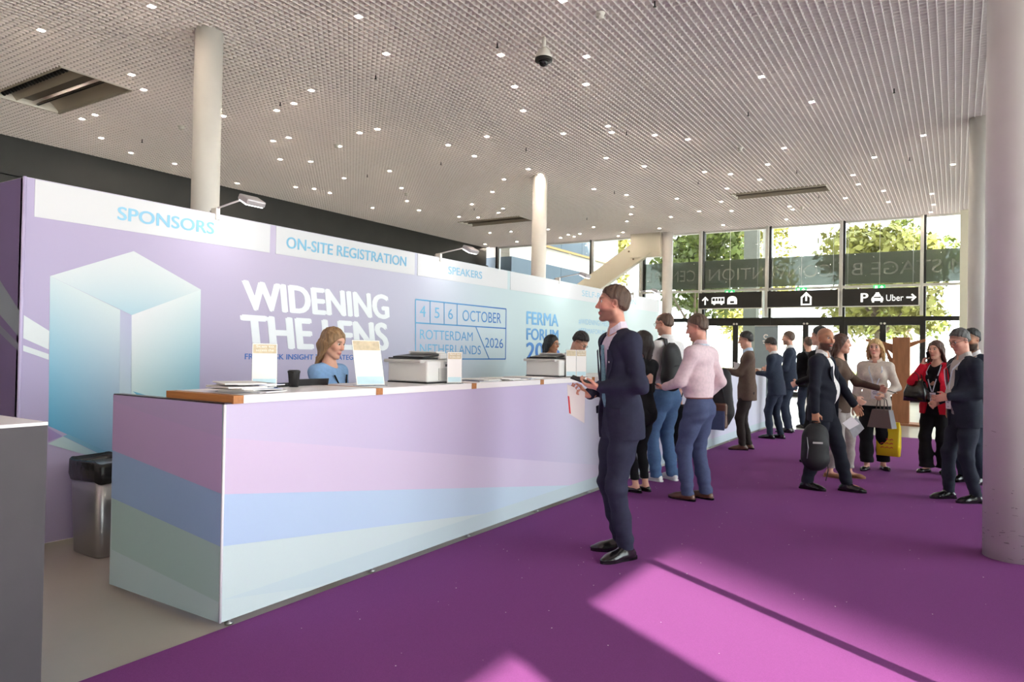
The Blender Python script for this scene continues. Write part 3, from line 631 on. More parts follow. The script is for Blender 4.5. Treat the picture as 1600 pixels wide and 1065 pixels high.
front('print_band', l1, Z1, [(0, (214, 202, 230)), (0.25, (206, 190, 224)), (0.35, (216, 214, 234)), (1, (224, 224, 240))], 0.001)
front('print_band', l2, l1, [(0, (220, 200, 228)), (0.25, (220, 206, 232)), (0.4, (222, 216, 236)), (1, (226, 226, 240))], 0.0015)
front('print_band', l3, l2, [(0, (188, 208, 240)), (0.25, (206, 224, 240)), (0.4, (216, 232, 240)), (1, (220, 232, 240))], 0.002)
front('print_band', l4, [l4[0]+0.0, l4[0]+0.0], [(0, (206, 222, 228)), (1, (206, 222, 228))], 0.0025)
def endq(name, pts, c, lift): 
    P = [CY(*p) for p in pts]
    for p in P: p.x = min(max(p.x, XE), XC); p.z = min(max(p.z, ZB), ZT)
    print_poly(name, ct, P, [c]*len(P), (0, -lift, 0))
endq('print_band', [(170, 930), (350, 990), (350, 600), (170, 600)], (196, 216, 222), 0.001)  # end panel colours deepened partway to imitate its shade, unlike the front
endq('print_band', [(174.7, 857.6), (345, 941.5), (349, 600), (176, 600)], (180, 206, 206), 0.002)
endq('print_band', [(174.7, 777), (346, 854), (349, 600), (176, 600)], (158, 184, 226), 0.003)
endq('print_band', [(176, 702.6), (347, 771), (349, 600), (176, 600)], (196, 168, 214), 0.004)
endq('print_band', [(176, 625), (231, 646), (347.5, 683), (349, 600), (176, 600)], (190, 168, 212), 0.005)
# leveling feet, battens and top boards
ft = MB().lathe([(0.022, 0.006), (0.022, 0.014), (0.008, 0.018), (0.008, 0.037)], n=14).mesh('foot'); ft.materials.append(M_alu)
JY = [YC0+0.07+1.035*k for k in range(12)]
for k, y in enumerate(JY):
    for x in (XC-0.025, XE+0.03):
        if x < XC-0.5 and k: continue
        o = obj('foot', ft, None, ct); o.location = (x+3.3, y-8.2, 0)
    rc(ct, MB().box((-3.66, y-0.03, ZT+0.001), (XC+0.012, y+0.03, ZT+0.042)), 'batten', M_wood)
    if k < 11: rc(ct, MB().box((-3.66, y+0.031, ZT+0.001), (XC+0.010, min(JY[k+1] if k < 11 else YC1, YC1)-0.031, ZT+0.043)), 'top_board', M_top)
# ------------------------------------------------------------------ waste bin
p = onz(130, 856, 0); M_steel = mat('brushed_steel', (0.42, 0.42, 0.43), 0.32, metal=1.0, bump=0.05, bscale=40, stretch=(40, 40, 1))
bn = thing('waste_bin', 'brushed steel waste bin lined with a black bag beside the counter', 'bin', (-4.92, 2.62, 0))
def rrect(w, d, r, n=5):
    out = []
    for cx, cy, a0 in ((w/2-r, d/2-r, 0), (-w/2+r, d/2-r, PI/2), (-w/2+r, -d/2+r, PI), (w/2-r, -d/2+r, 1.5*PI)):
        for i in range(n+1): out.append((cx+r*math.cos(a0+i*PI/2/n), cy+r*math.sin(a0+i*PI/2/n)))
    return out
def loft(mb, secs, cap0=True, cap1=True):
    """secs: list of (outline, z) with equal point counts"""
    k = len(secs[0][0]); o = []; f = []
    for pts, z in secs: o += [(x, y, z if not callable(z) else z(x, y)) for x, y in pts]
    for j in range(len(secs)-1):
        for i in range(k): f.append((j*k+i, j*k+(i+1) % k, (j+1)*k+(i+1) % k, (j+1)*k+i))
    if cap0: f.append(tuple(range(k-1, -1, -1)))
    if cap1: f.append(tuple((len(secs)-1)*k+i for i in range(k)))
    return mb.add(o, f, True)
mb = MB(); loft(mb, [(rrect(0.34, 0.24, 0.05), 0.0), (rrect(0.35, 0.25, 0.05), 0.01), (rrect(0.40, 0.29, 0.055), 0.60)]); mb.build('body', M_steel, bn)
M_bag = mat('black_bag', srgb(26, 26, 28), 0.25, bump=0.6, bscale=14)
mb = MB(); wav = lambda a: (lambda x, y: a+0.012*math.sin(x*38+y*21))
loft(mb, [(rrect(0.405, 0.295, 0.055), wav(0.50)), (rrect(0.425, 0.312, 0.06), wav(0.53)), (rrect(0.42, 0.31, 0.06), wav(0.62)), (rrect(0.40, 0.29, 0.05), wav(0.635)), (rrect(0.36, 0.25, 0.05), wav(0.60)), (rrect(0.30, 0.20, 0.04), 0.40)], False, True); mb.build('bag', M_bag, bn)
# ------------------------------------------------------------------ black cabinet in the foreground
cb = thing('black_cabinet', 'matt charcoal cabinet with white top in front of the partition', 'cabinet', (-3.3, 0.75, 0))
rc(cb, MB().box((-3.75, 0.1, 0), (-2.95, 1.35, 1.10)), 'body', mat('charcoal', srgb(66, 63, 66), 0.6, var=0.06, vscale=6, bump=0.03))
rc(cb, MB().box((-3.76, 0.1, 1.10), (-2.952, 1.352, 1.112)), 'top_panel', M_top)
t = thing('leaflet_tray', 'clear acrylic tray of white leaflets on the charcoal cabinet', 'tray', (-3.32, 0.95, 1.112))
M_acr = glass_mat('acrylic', (0.88, 0.9, 0.92), diff=0.12, dcol=(0.8, 0.8, 0.85))
MB().box((-0.15, -0.22, 0), (0.14, 0.25, 0.004)).build('base', M_acr, t); MB().box((-0.15, 0.246, 0.004), (0.14, 0.25, 0.07)).build('side', M_acr, t); MB().box((-0.154, -0.22, 0), (-0.15, 0.25, 0.09)).build('back', M_acr, t); MB().box((0.136, -0.22, 0.004), (0.14, 0.246, 0.05)).build('front', M_acr, t)
M_paper = mat('white_paper', srgb(240, 236, 234), 0.7)
for k in range(4): MB().box((-0.13, -0.2+0.02*k, 0.005+0.011*k), (0.12, 0.2+0.008*k, 0.014+0.011*k)).build('leaflet', M_paper, t)
# ------------------------------------------------------------------ things on the counter (top at ZS)
ZS = ZT+0.0435
M_blue = mat('blue_cover', srgb(52, 84, 150), 0.5, var=0.3, vscale=9); M_grey = mat('grey_cover', srgb(170, 172, 178), 0.6, var=0.2, vscale=14)
rnd = random.Random(5)
def onC(px, X): return onx(px, 600, X).y
ORD = ['topmost', 'second', 'third', 'fourth', 'fifth', 'sixth', 'seventh', 'eighth', 'lowest']
def paper_at(px, X, n, where, grp, w=0.21, h=0.29, spread=0.05):
    y = onC(px, X)
    for k in range(n):
        cv = [('blue covered', M_blue), ('grey covered', M_grey), ('white', M_paper)][k % 3]
        t = thing('brochure', '%s brochure, %s of the %s' % (cv[0], ORD[n-1-k] if k else 'lowest', where), 'brochure', (X+rnd.uniform(-spread, spread)*0.6, y+rnd.uniform(-spread, spread), ZS+k*0.0062), rz=rnd.uniform(-0.4, 0.4), group=grp)
        MB().box((-h/2, -w/2, 0), (h/2, w/2, 0.0045)).build('pages', M_paper, t)
        MB().box((-h/2, -w/2, 0.0045), (h/2, w/2, 0.0058)).build('cover', cv[1], t)
paper_at(383, -3.28, 9, 'pile at the counter end', 'brochures piled at the counter end', spread=0.06)
paper_at(745, -3.28, 3, 'low pile beside the first printer', 'loose brochures between the printers', spread=0.03)
paper_at(784, -3.28, 3, 'low pile midway between the two printers', 'loose brochures between the printers', spread=0.03)
paper_at(818, -3.28, 3, 'low pile beside the second printer', 'loose brochures between the printers', spread=0.03)
M_cardtop = mat('beige_print', srgb(206, 190, 160), 0.6, var=0.15, vscale=30); M_cardblue = mat('pale_blue_print', srgb(196, 222, 232), 0.6, var=0.06, vscale=10)
def card(px, X, w, h, tilt, rz, label, words, top=(206, 190, 160)):
    y = onC(px, X); t = thing('sign_holder', label, 'sign', (X, y, ZS), rz=rz, group='acrylic sign holders on the counter')
    R_ = Matrix.Rotation(-tilt, 4, 'Y')          # faces +X, leans back
    MB().box((-0.055, -w/2, 0), (0.03, w/2, 0.003)).build('foot', M_acr, t)
    MB().box((-0.004, -w/2, 0.003), (-0.0015, w/2, h), M=R_).build('backing', M_acr, t)
    MB().box((-0.0012, -w/2+0.003, 0.006), (0.0, w/2-0.003, h-0.003), M=R_).build('card', M_paper, t)
    MB().box((0.0002, -w/2+0.008, h*0.77), (0.0006, w/2-0.008, h-0.008), M=R_).build('banner', M_cardtop, t)
    MB().box((0.0002, -w/2+0.008, 0.012), (0.0006, w/2-0.008, h*0.20), M=R_).build('footer', M_cardblue, t)
    mb = MB()
    for i, s in enumerate([q for q in words if q]):
        z = h*(0.90-0.085*i); word(mb, s, R_ @ Vector((0.0008, -w*0.34, z)), R_ @ Vector((0.0008, w*0.34, z)), R_ @ Vector((0.0008, -w*0.34, z+h*0.055)), 0.01)
    if mb.v: mb.build('lettering', M_paper, t)
FA = -0.55      # cards turn a little towards the entrance side
card(413, -3.54, 0.15, 0.27, 0.03, FA, 'upright sign holder reading Scan to access behind the brochure pile', ['Scan to', 'access the'])
card(580, -3.30, 0.21, 0.32, 0.30, -0.35, 'larger leaning sign holder in front of the seated woman', ['', ''])
card(710, -3.14, 0.12, 0.235, 0.02, FA, 'small upright sign holder in front of the first printer', ['Scan to', 'access the'])
card(892, -3.20, 0.12, 0.27, 0.02, FA, 'narrow white sign holder beside the second printer', ['', ''])
card(908, -3.14, 0.12, 0.27, 0.02, FA, 'narrow pale blue sign holder nearest the standing man in navy', ['Scan to', 'access'])
M_prn = mat('printer_white', srgb(226, 224, 222), 0.45); M_prg = mat('printer_grey', srgb(196, 194, 192), 0.5); M_blk = mat('black_plastic', srgb(34, 34, 36), 0.4)
def printer(px, X, label):
    y = onC(px, X); t = thing('printer', label, 'printer', (X, y, ZS), rz=0.0, group='office printers on the counter'); t.scale = (1, .92, .74)
    MB().box((-0.19, -0.21, 0.0), (0.19, 0.21, 0.012)).build('base', M_blk, t)
    MB().box((-0.19, -0.21, 0.012), (0.19, 0.21, 0.225), bev=0.015).build('body', M_prn, t)
    MB().box((-0.195, -0.26, 0.20), (0.16, 0.205, 0.235), bev=0.01).build('scanner_bed', M_prg, t)
    MB().box((-0.18, -0.22, 0.236), (0.15, -0.02, 0.250), bev=0.004).build('paper_tray', M_blk, t)
    MB().box((-0.16, -0.0, 0.236), (0.15, 0.20, 0.30), bev=0.015).build('document_feeder', M_prn, t)
    MB().box((-0.15, -0.20, 0), (0.14, 0.02, 0.012), M=Matrix.Translation((0, 0, 0.275)) @ Matrix.Rotation(0.12, 4, 'X')).build('feeder_tray', M_blk, t)
    MB().box((-0.14, -0.02, 0.30), (0.13, 0.10, 0.315), bev=0.004).build('tray_lid', M_prn, t)
    MB().box((0.1905, -0.07, 0.03), (0.194, 0.16, 0.15), bev=0.002).build('front_door', M_prg, t)
    for a in (0.02, 0.11): MB().box((0.1905, a, 0.165), (0.1945, a+0.05, 0.19)).build('control_panel', M_blk, t)
printer(662, -3.42, 'white multifunction printer standing beside the seated woman')
printer(862, -3.44, 'white multifunction printer in front of the bending man')
def laptop(px, X, label, w=0.32, h=0.10, z=ZS):
    y = onC(px, X); t = thing('laptop', label, 'laptop', (X, y, 0.74), rz=0, group='laptops behind the counter')
    MB().box((-0.12, -w/2, 0.0), (0.12, w/2, 0.018), bev=0.005).build('keyboard_base', M_blk, t)
    MB().box((-0.005, -w/2, 0.0), (0.005, w/2, z-0.74+h), M=Matrix.Translation((0.125, 0, 0.0)) @ Matrix.Rotation(0.18, 4, 'Y')).build('screen', M_blk, t)
laptop(384, -3.78, 'black laptop behind the brochure pile', 0.34, 0.03); laptop(452, -3.78, 'black laptop left of the seated woman', 0.3, 0.05)
laptop(610, -3.80, 'black laptop right of the seated woman', 0.3, 0.04); laptop(850, -3.70, 'black laptop in front of the dark haired woman', 0.3, 0.05)
t = thing('coffee_cup', 'black paper coffee cup beside the seated woman', 'cup', (-3.5, onC(459, -3.5), ZS))
MB().lathe([(0.028, 0), (0.036, 0.085), (0.038, 0.09)], n=20).build('cup', M_blk, t); MB().lathe([(0.039, 0.09), (0.039, 0.10), (0.03, 0.106)], n=20).build('lid', M_blk, t)
# roll-up banner by the doors
p0, p1 = ony(1179, 560, 23.5), ony(1215, 560, 23.5)
t = thing('roll_up_banner', 'grey blue roll-up banner standing in front of the glass doors', 'banner', ((p0.x+p1.x)/2, 23.5, 0)); wv = (p1.x-p0.x)/2
MB().box((-wv, -0.004, 0.08), (wv, 0.004, 2.33)).build('banner_sheet', mat('banner_print', srgb(140, 156, 166), 0.6, var=0.04, vscale=1.5), t)
MB().box((-wv-0.02, -0.10, 0), (wv+0.02, 0.10, 0.08), bev=0.02).build('base', M_alu, t); MB().box((-wv, -0.012, 2.33), (wv, 0.012, 2.36)).build('top_rail', M_alu, t)
mb = MB(); mb.add([(0.02+0.08*math.cos(a)-0.03, -0.006, 2.0+0.08*math.sin(a)) for a in np.linspace(0.4, 5.2, 12)]+[(0.02+0.045*math.cos(a)-0.03, -0.006, 2.0+0.045*math.sin(a)) for a in np.linspace(5.2, 0.4, 12)], [tuple(range(24))])
for k in range(2): mb.add([(-0.11+0.02*k, -0.006, 1.84-0.07*k), (0.11-0.03*k, -0.006, 1.84-0.07*k), (0.11-0.03*k, -0.006, 1.88-0.07*k), (-0.11+0.02*k, -0.006, 1.88-0.07*k)], [(0, 1, 2, 3)])
mb.build('logo', M_paper, t)
# wooden tree sculpture
M_ply = mat('brown_plywood', srgb(164, 112, 78), 0.6, var=0.15, vscale=3, stretch=(6, 6, 1))
YS = 17.0; tx = lambda x, y: ony(x, y, YS)
c0 = ony(1407, 640, YS)
t = thing('wooden_tree', 'brown plywood tree shaped display stand with branches near the doors', 'display stand', (c0.x, YS, 0))
def slab(pts, name, th=0.05, dy=0.0):
    mb = MB(); mb.prism([Vector(tx(*p))+Vector((0, dy, 0)) for p in pts], (0, th, 0)); rc(t, mb, name, M_ply)
base_l, base_r = ony(1394, 640, YS), ony(1421, 640, YS)
mb = MB(); mb.box((base_l.x, YS-0.15, 0), (base_r.x, YS+0.15, tx(1407, 527).z)); rc(t, mb, 'trunk', M_ply)
slab([(1421, 590), (1445, 586), (1447, 591), (1428, 597), (1421, 606)], 'branch'); slab([(1421, 535), (1432, 532), (1446, 529), (1447, 533), (1434, 537), (1421, 543)], 'branch')
slab([(1394, 537), (1378, 533), (1352, 529), (1353, 533), (1380, 541), (1394, 552)], 'branch'); slab([(1394, 560), (1386, 545), (1380, 540), (1386, 556), (1394, 578)], 'branch')
rc(t, MB().box((base_l.x-0.35, YS-0.3, 0), (base_r.x+0.35, YS+0.3, 0.04)), 'base_plate', M_ply)
# ------------------------------------------------------------------ people: implicit surfaces -> one continuous mesh
def nrm(v): v = np.asarray(v, float); return v/(np.linalg.norm(v)+1e-12)
class SDF:
    def __init__(s): s.p = []
    def cone(s, a, b, r1, r2, k=0.02, flat=None): s.p.append(('c', np.array(a, float), np.array(b, float), r1, r2, k, 1, flat)); return s
    def ell(s, c, r, k=0.02, R=None, op=1): s.p.append(('e', np.array(c, float), np.array(r, float) if np.ndim(r) else np.full(3, float(r)), None if R is None else np.array(R, float), None, k, op, None)); return s
    def chain(s, pts, rs, k=0.02, flat=None):
        for i in range(len(pts)-1): s.cone(pts[i], pts[i+1], rs[i], rs[i+1], k, flat)
        return s
    def cut(s, n, p, k=0.004): s.p.append(('h', nrm(n), np.array(p, float), None, None, k, -1, None)); return s      # remove the side n points to
    def wedge(s, fn): s.p.append(('w', fn, None, None, None, 0.004, -1, None)); return s
    def mesh(s, res, noise=None):
        lo = np.full(3, 9e9); hi = -lo
        for q in s.p:
            if q[0] == 'c':
                m = max(q[3], q[4]); lo = np.minimum(lo, np.minimum(q[1], q[2])-m); hi = np.maximum(hi, np.maximum(q[1], q[2])+m)
            elif q[0] == 'e' and q[6] > 0: m = q[2].max(); lo = np.minimum(lo, q[1]-m); hi = np.maximum(hi, q[1]+m)
        lo = lo-4*res-0.01; hi = hi+4*res+0.01; n = np.ceil((hi-lo)/res).astype(int)+1
        ax = [lo[i]+res*np.arange(n[i]) for i in range(3)]
        D = np.full(n, 0.25, np.float32)
        order = [q for q in s.p if q[0] not in 'hw']+[None]+[q for q in s.p if q[0] in 'hw']
        for q in order:
            if q is None:
                if noise is not None: D += noise(ax[0][:, None, None], ax[1][None, :, None], ax[2][None, None, :]).astype(np.float32)
                continue
            t, k, op = q[0], q[5], q[6]
            if t in 'hw': a0, a1 = lo, hi
            else:
                if t == 'c': m = max(q[3], q[4]); a0, a1 = np.minimum(q[1], q[2])-m, np.maximum(q[1], q[2])+m
                else: a0, a1 = q[1]-q[2].max(), q[1]+q[2].max()
                a0 = a0-k-4*res; a1 = a1+k+4*res
            i0 = np.clip(np.floor((a0-lo)/res).astype(int), 0, n-1); i1 = np.clip(np.ceil((a1-lo)/res).astype(int)+1, 1, n)
            sl = tuple(slice(i0[i], i1[i]) for i in range(3))
            X = ax[0][sl[0]][:, None, None].astype(np.float32); Y = ax[1][sl[1]][None, :, None].astype(np.float32); Z = ax[2][sl[2]][None, None, :].astype(np.float32)
            if t == 'c':
                a, b, r1, r2, fl = q[1], q[2], q[3], q[4], q[7]; ba = b-a; L2 = float(ba@ba)+1e-9
                px, py, pz = X-a[0], Y-a[1], Z-a[2]
                h = np.clip((px*ba[0]+py*ba[1]+pz*ba[2])/L2, 0, 1)
                qx, qy, qz = px-h*ba[0], py-h*ba[1], pz-h*ba[2]
                if fl is not None:      # squash: scale distance along direction fl[0] by fl[1]
                    w = fl[0]; dd = qx*w[0]+qy*w[1]+qz*w[2]; g = (1/fl[1]-1)*dd; qx, qy, qz = qx+g*w[0], qy+g*w[1], qz+g*w[2]
                    d = (np.sqrt(qx*qx+qy*qy+qz*qz)-(r1+(r2-r1)*h))*min(1, fl[1])
                else: d = np.sqrt(qx*qx+qy*qy+qz*qz)-(r1+(r2-r1)*h)
            elif t == 'e':
                c, r, R = q[1], q[2], q[3]; px, py, pz = X-c[0], Y-c[1], Z-c[2]
                if R is not None: px, py, pz = (px*R[0][i]+py*R[1][i]+pz*R[2][i] for i in range(3))
                e1 = np.sqrt((px/r[0])**2+(py/r[1])**2+(pz/r[2])**2); e2 = np.sqrt((px/r[0]**2)**2+(py/r[1]**2)**2+(pz/r[2]**2)**2)
                d = e1*(e1-1)/(e2+1e-6)
            elif t == 'h': d = -((X-q[2][0])*q[1][0]+(Y-q[2][1])*q[1][1]+(Z-q[2][2])*q[1][2])
            else: d = q[1](X, Y, Z)
            E = D[sl]
            if op > 0: h = np.clip(0.5+0.5*(d-E)/k, 0, 1); D[sl] = d*(1-h)+E*h-k*h*(1-h)
            else:
                d = -d; h = np.clip(0.5+0.5*(E-d)/k, 0, 1) if t != 'x' else 0; D[sl] = np.maximum(E, d) if t in 'hw' else (d*(1-h)+E*h+k*h*(1-h))
        D[0] = D[-1] = 0.1; D[:, 0] = D[:, -1] = 0.1; D[:, :, 0] = D[:, :, -1] = 0.1
        return surface_nets(D, lo, res)
def surface_nets(D, lo, res):
    S_ = D < 0; nx, ny, nz = D.shape
    c = [(i, j, k) for i in (0, 1) for j in (0, 1) for k in (0, 1)]
    sub = lambda A, o: A[o[0]:nx-1+o[0], o[1]:ny-1+o[1], o[2]:nz-1+o[2]]
    cnt = np.zeros((nx-1, ny-1, nz-1), np.int8)
    for o in c: cnt += sub(S_, o)
    act = (cnt > 0) & (cnt < 8); idx = np.argwhere(act); m = len(idx)
    vid = np.full(act.shape, -1, np.int32); vid[act] = np.arange(m)
    cv = {o: D[idx[:, 0]+o[0], idx[:, 1]+o[1], idx[:, 2]+o[2]] for o in c}
    acc = np.zeros((m, 3)); w = np.zeros(m)
    for o in c:
        for a in range(3):
            if o[a] == 0:
                o2 = list(o); o2[a] = 1; o2 = tuple(o2); d0, d1 = cv[o], cv[o2]; x = (d0 < 0) != (d1 < 0)
                t = np.where(x, d0/(d0-d1+1e-12), 0); p = np.tile(np.array(o, float), (m, 1)); p[:, a] += t
                acc[x] += p[x]; w[x] += 1
    V = lo+res*(idx+acc/w[:, None]); F_ = []
    for a in range(3):
        b, d = (a+1) % 3, (a+2) % 3
        s0 = [slice(None)]*3; s1 = [slice(None)]*3; s0[a] = slice(0, -1); s1[a] = slice(1, None)
        x = S_[tuple(s0)] != S_[tuple(s1)]; e = np.argwhere(x)
        e = e[(e[:, b] > 0) & (e[:, d] > 0) & (e[:, b] < D.shape[b]-1) & (e[:, d] < D.shape[d]-1)]
        ins = S_[e[:, 0], e[:, 1], e[:, 2]]
        def g(db, dd): q = e.copy(); q[:, b] += db; q[:, d] += dd; return vid[q[:, 0], q[:, 1], q[:, 2]]
        qd = np.stack([g(-1, -1), g(0, -1), g(0, 0), g(-1, 0)], 1); qd[~ins] = qd[~ins][:, ::-1]; F_.append(qd)
    F_ = np.concatenate(F_); F_ = F_[(F_ >= 0).all(1)]
    # light smoothing
    for _ in range(2):
        s = np.zeros_like(V); n = np.zeros(len(V))
        for i in range(4):
            np.add.at(s, F_[:, i], V[F_[:, (i+1) % 4]]); np.add.at(n, F_[:, i], 1)
        V = 0.5*V+0.5*s/np.maximum(n, 1)[:, None]
    return V, F_
def np_mesh(name, V, F_):
    me = bpy.data.meshes.new(name); me.vertices.add(len(V)); me.vertices.foreach_set('co', np.asarray(V, np.float32).ravel())
    me.loops.add(F_.size); me.loops.foreach_set('vertex_index', F_.astype(np.int32).ravel())
    me.polygons.add(len(F_)); me.polygons.foreach_set('loop_start', np.arange(0, F_.size, 4, dtype=np.int32))
    me.polygons.foreach_set('use_smooth', np.ones(len(F_), bool)); me.update(calc_edges=True); return me
def folds(amp, f=1.0, seed=0.0, only=None):
    def fn(X, Y, Z):
        s = seed
        v = np.sin(31*f*Z+9*f*X+6*f*Y+s)*0.5+np.sin(17*f*Z-21*f*Y+13*f*X+2.1*s)*0.6+np.sin(47*f*Z+23*f*Y-19*f*X+0.7*s)*0.3
        return amp*v
    return fn
M_skin = mat('skin', (0.8, 0.5, 0.4), 0.48, attr='Col', var=0.03, vscale=60, spec=0.35)
M_eyew = mat('eye', (1, 1, 1), 0.15, attr='Col')
SKIN = {'fair': (222, 170, 148), 'pink': (218, 158, 138), 'tan': (196, 142, 112), 'olive': (184, 130, 100)}
def ik(a, b, l1, l2, hint):
    a, b = np.array(a, float), np.array(b, float); d = b-a; L = np.linalg.norm(d)
    if L > (l1+l2)*0.999: b = a+d/L*(l1+l2)*0.999; d = b-a; L = np.linalg.norm(d)
    x = (l1*l1-l2*l2+L*L)/(2*L); h = math.sqrt(max(l1*l1-x*x, 0)); u = d/L
    hv = np.array(hint, float); hv = hv-u*(hv@u); hv = nrm(hv)
    return a+u*x+hv*h, b
def rot(axis, ang):
    return np.array(Matrix.Rotation(ang, 3, Vector(axis)))
class Person:
    """local frame: x forward, y left, z up; root between the feet"""
    def __init__(s, label, px, phi, H=1.78, female=False, lean=0.0, twist=0.0, head_yaw=0.0, head_pitch=0.0, lh=None, rh=None, lel=(-1, 0.35, -0.5), rel_=(-1, -0.35, -0.5),
                 lf=(0.0, 0.10), rf=(0.0, -0.10), lfa=0.12, rfa=-0.12, skin='fair', res=0.008, pos=None, curl=(0.5, 0.5), palm=(None, None), hands=(True, True), build=1.0, hips_x=0.0, hdir=(None, None), lift=(0, 0)):
        p = pos if pos is not None else onz(px[0], px[1], 0.006)
        v = Vector((p[0], p[1])).normalized(); left = Vector((-v.y, v.x)); f = -v*math.cos(math.radians(phi))+left*math.sin(math.radians(phi))
        s.root = thing('person', label, 'person', (p[0], p[1], 0.006), rz=math.atan2(f.y, f.x))
        k = H/1.80; s.k = k; s.res = res; s.skin = skin; s.female = female; s.H = H; bw = build; s.bw = bw
        sw = (0.165 if female else 0.180)*k*bw; s.sw = sw
        s.hip = np.array([hips_x, 0, 0.93*k]); c, sn = math.cos(lean), math.sin(lean)
        up = np.array([sn, 0, c]); fw = np.array([c, 0, -sn]); Rt = rot((0, 0, 1), twist); s.up = up; s.fw = Rt@fw; s.lf_ = Rt@np.array([0, 1, 0])
        s.waist = s.hip+up*0.17*k; s.chest = s.hip+up*0.36*k; s.neck0 = s.hip+up*0.55*k+s.fw*(-0.01)*k
        s.sho = {1: s.hip+up*0.497*k+s.lf_*sw-s.fw*0.015*k, -1: s.hip+up*0.497*k-s.lf_*sw-s.fw*0.015*k}
        hk = (0.96 if female else 1.0)*(0.5+0.5*k)
        s.hk = hk
        Rh = rot((0, 0, 1), twist+head_yaw)@rot((0, 1, 0), head_pitch+lean*0.5); s.Rh = Rh
        s.head = s.neck0+nrm(up*0.8+np.array([0, 0, 0.4])+s.fw*0.18)*0.155*k+Rh@np.array([0.012, 0, 0.03])*hk
        s.hipj = {1: s.hip+np.array([0, 0.088*k, -0.04*k]), -1: s.hip+np.array([0, -0.088*k, -0.04*k])}
        s.ank = {}; s.kne = {}; s.fa = {1: lfa, -1: rfa}; s.lift = {1: lift[0], -1: lift[1]}
        for sd, ff in ((1, lf), (-1, rf)):
            an = np.array([ff[0], ff[1], 0.085*k+s.lift[sd]]); kn, an = ik(s.hipj[sd], an, 0.418*k, 0.402*k, (1, 0.12*sd, 0)); s.ank[sd] = an; s.kne[sd] = kn
        s.wri = {}; s.elb = {}; s.hdir = {}; s.curl = {1: curl[0], -1: curl[1]}; s.hands = {1: hands[0], -1: hands[1]}; s.palm = {1: palm[0], -1: palm[1]}
        for sd, hh, el, hd in ((1, lh, lel, hdir[0]), (-1, rh, rel_, hdir[1])):
            if hh is None: hh = (s.hip[0]+0.06, sd*(sw+0.055)/k, 0.86)
            w = np.array(hh, float)*k if True else hh
            e, w = ik(s.sho[sd], w, 0.30*k, 0.265*k, el); s.elb[sd] = e; s.wri[sd] = w; s.hdir[sd] = nrm(hd) if hd is not None else nrm(w-e)
    # --- body
    def body(s, beard=None, hairline=None, lips=(186, 104, 96), brow=(92, 66, 50), cheek=0.0):
        k, hk = s.k, s.hk; B = SDF(); R = s.Rh; hd = s.head; T = lambda x, y, z: hd+R@(np.array([x, y, z])*hk)
        fm = s.female; jw = 0.9 if fm else 1.0
        B.ell(T(-.012, 0, .035), np.array([.098, .075, .088])*hk, .02, R); B.ell(T(.022, 0, -.028), np.array([.066, .060*jw, .084])*hk, .03, R)
        for sd in (1, -1):
            B.cone(T(.0, .047*sd*jw, -.055), T(.060, .014*sd, -.098), .024*hk*jw, .016*hk, .025)
            B.ell(T(.058, .038*sd, -.015), np.array([.024, .022, .024])*hk, .02, R)
        B.ell(T(.072, 0, -.098), np.array([.017, .018, .016])*hk*jw, .018, R)
        B.ell(T(.078, 0, .036), np.array([.014, .046, .011])*hk, .016, R)
        for sd in (1, -1): B.ell(T(.094, .031*sd, .017), np.array([.015, .016, .012])*hk, .012, R, op=-1)
        B.cone(T(.087, 0, .022), T(.108, 0, -.020), .0075*hk, .0115*hk*jw, .010)
        for sd in (1, -1): B.ell(T(.097, .011*sd, -.025), .0082*hk, .006)
        B.ell(T(.086, 0, -.056), np.array([.011, .022, .006])*hk, .006, R); B.ell(T(.084, 0, -.068), np.array([.011, .019, .007])*hk, .006, R)
        for sd in (1, -1):
            Re = R@rot((0, 0, 1), 0.35*sd)
            B.ell(T(-.012, .076*sd, .002), np.array([.021, .007, .033])*hk, .006, Re); B.ell(T(-.006, .081*sd, .006), np.array([.010, .006, .018])*hk, .004, Re, op=-1)
        B.chain([T(-.022, 0, -.05), s.neck0+s.up*0.02*k, s.neck0-s.up*0.05*k], [(.044 if fm else .052)*hk, (.044 if fm else .053)*k, .058*k], .015)
        B.cone(s.neck0-s.up*.06*k, s.chest, .09*k, .115*k, .05, (s.fw, .72)); B.cone(s.chest, s.hip, .115*k, .115*k, .05, (s.fw, .75))
        for sd in (1, -1):
            B.chain([s.neck0-s.up*0.05*k, s.sho[sd]-s.up*.02*k, s.elb[sd], s.wri[sd]], [.044*k, .045*k, .035*k, .025*k], .02)
            B.chain([s.hipj[sd], s.kne[sd], s.ank[sd]], [.078*k, .048*k, .034*k], .04); f = np.array([math.cos(s.fa[sd]), math.sin(s.fa[sd]), 0])
            B.cone(s.ank[sd]-np.array([0, 0, .035*k])-f*.02*k, s.ank[sd]+f*.12*k-np.array([0, 0, .055*k]), .03*k, .022*k, .03)
            if s.hands[sd]: s.hand(B, sd)
        V, F_ = B.mesh(s.res); me = np_mesh('body', V, F_)
        q = (V-hd)@R/hk      # head frame
        x, y, z = q[:, 0], q[:, 1], q[:, 2]; ay = np.abs(y)
        base = np.array(srgb(*SKIN[s.skin])); C = np.tile(base, (len(V), 1))
        def mixc(mask, c): nonlocal C; C = C*(1-mask[:, None])+np.array(srgb(*c))*mask[:, None]
        sm = lambda v, a, b: np.clip((v-a)/(b-a), 0, 1)
        inh = (z > -.13) & (np.abs(x) < .14) & (ay < .1)
        red = tuple(int(a*b) for a, b in zip(SKIN[s.skin], (1.0, .82, .80)))
        mixc(inh*np.exp(-(((x-.1)/.03)**2+(y/.025)**2+((z+.02)/.03)**2))*0.55, red); mixc(inh*np.exp(-(((ay-.078)/.012)**2+((x+.012)/.03)**2+(z/.04)**2))*0.6, red)
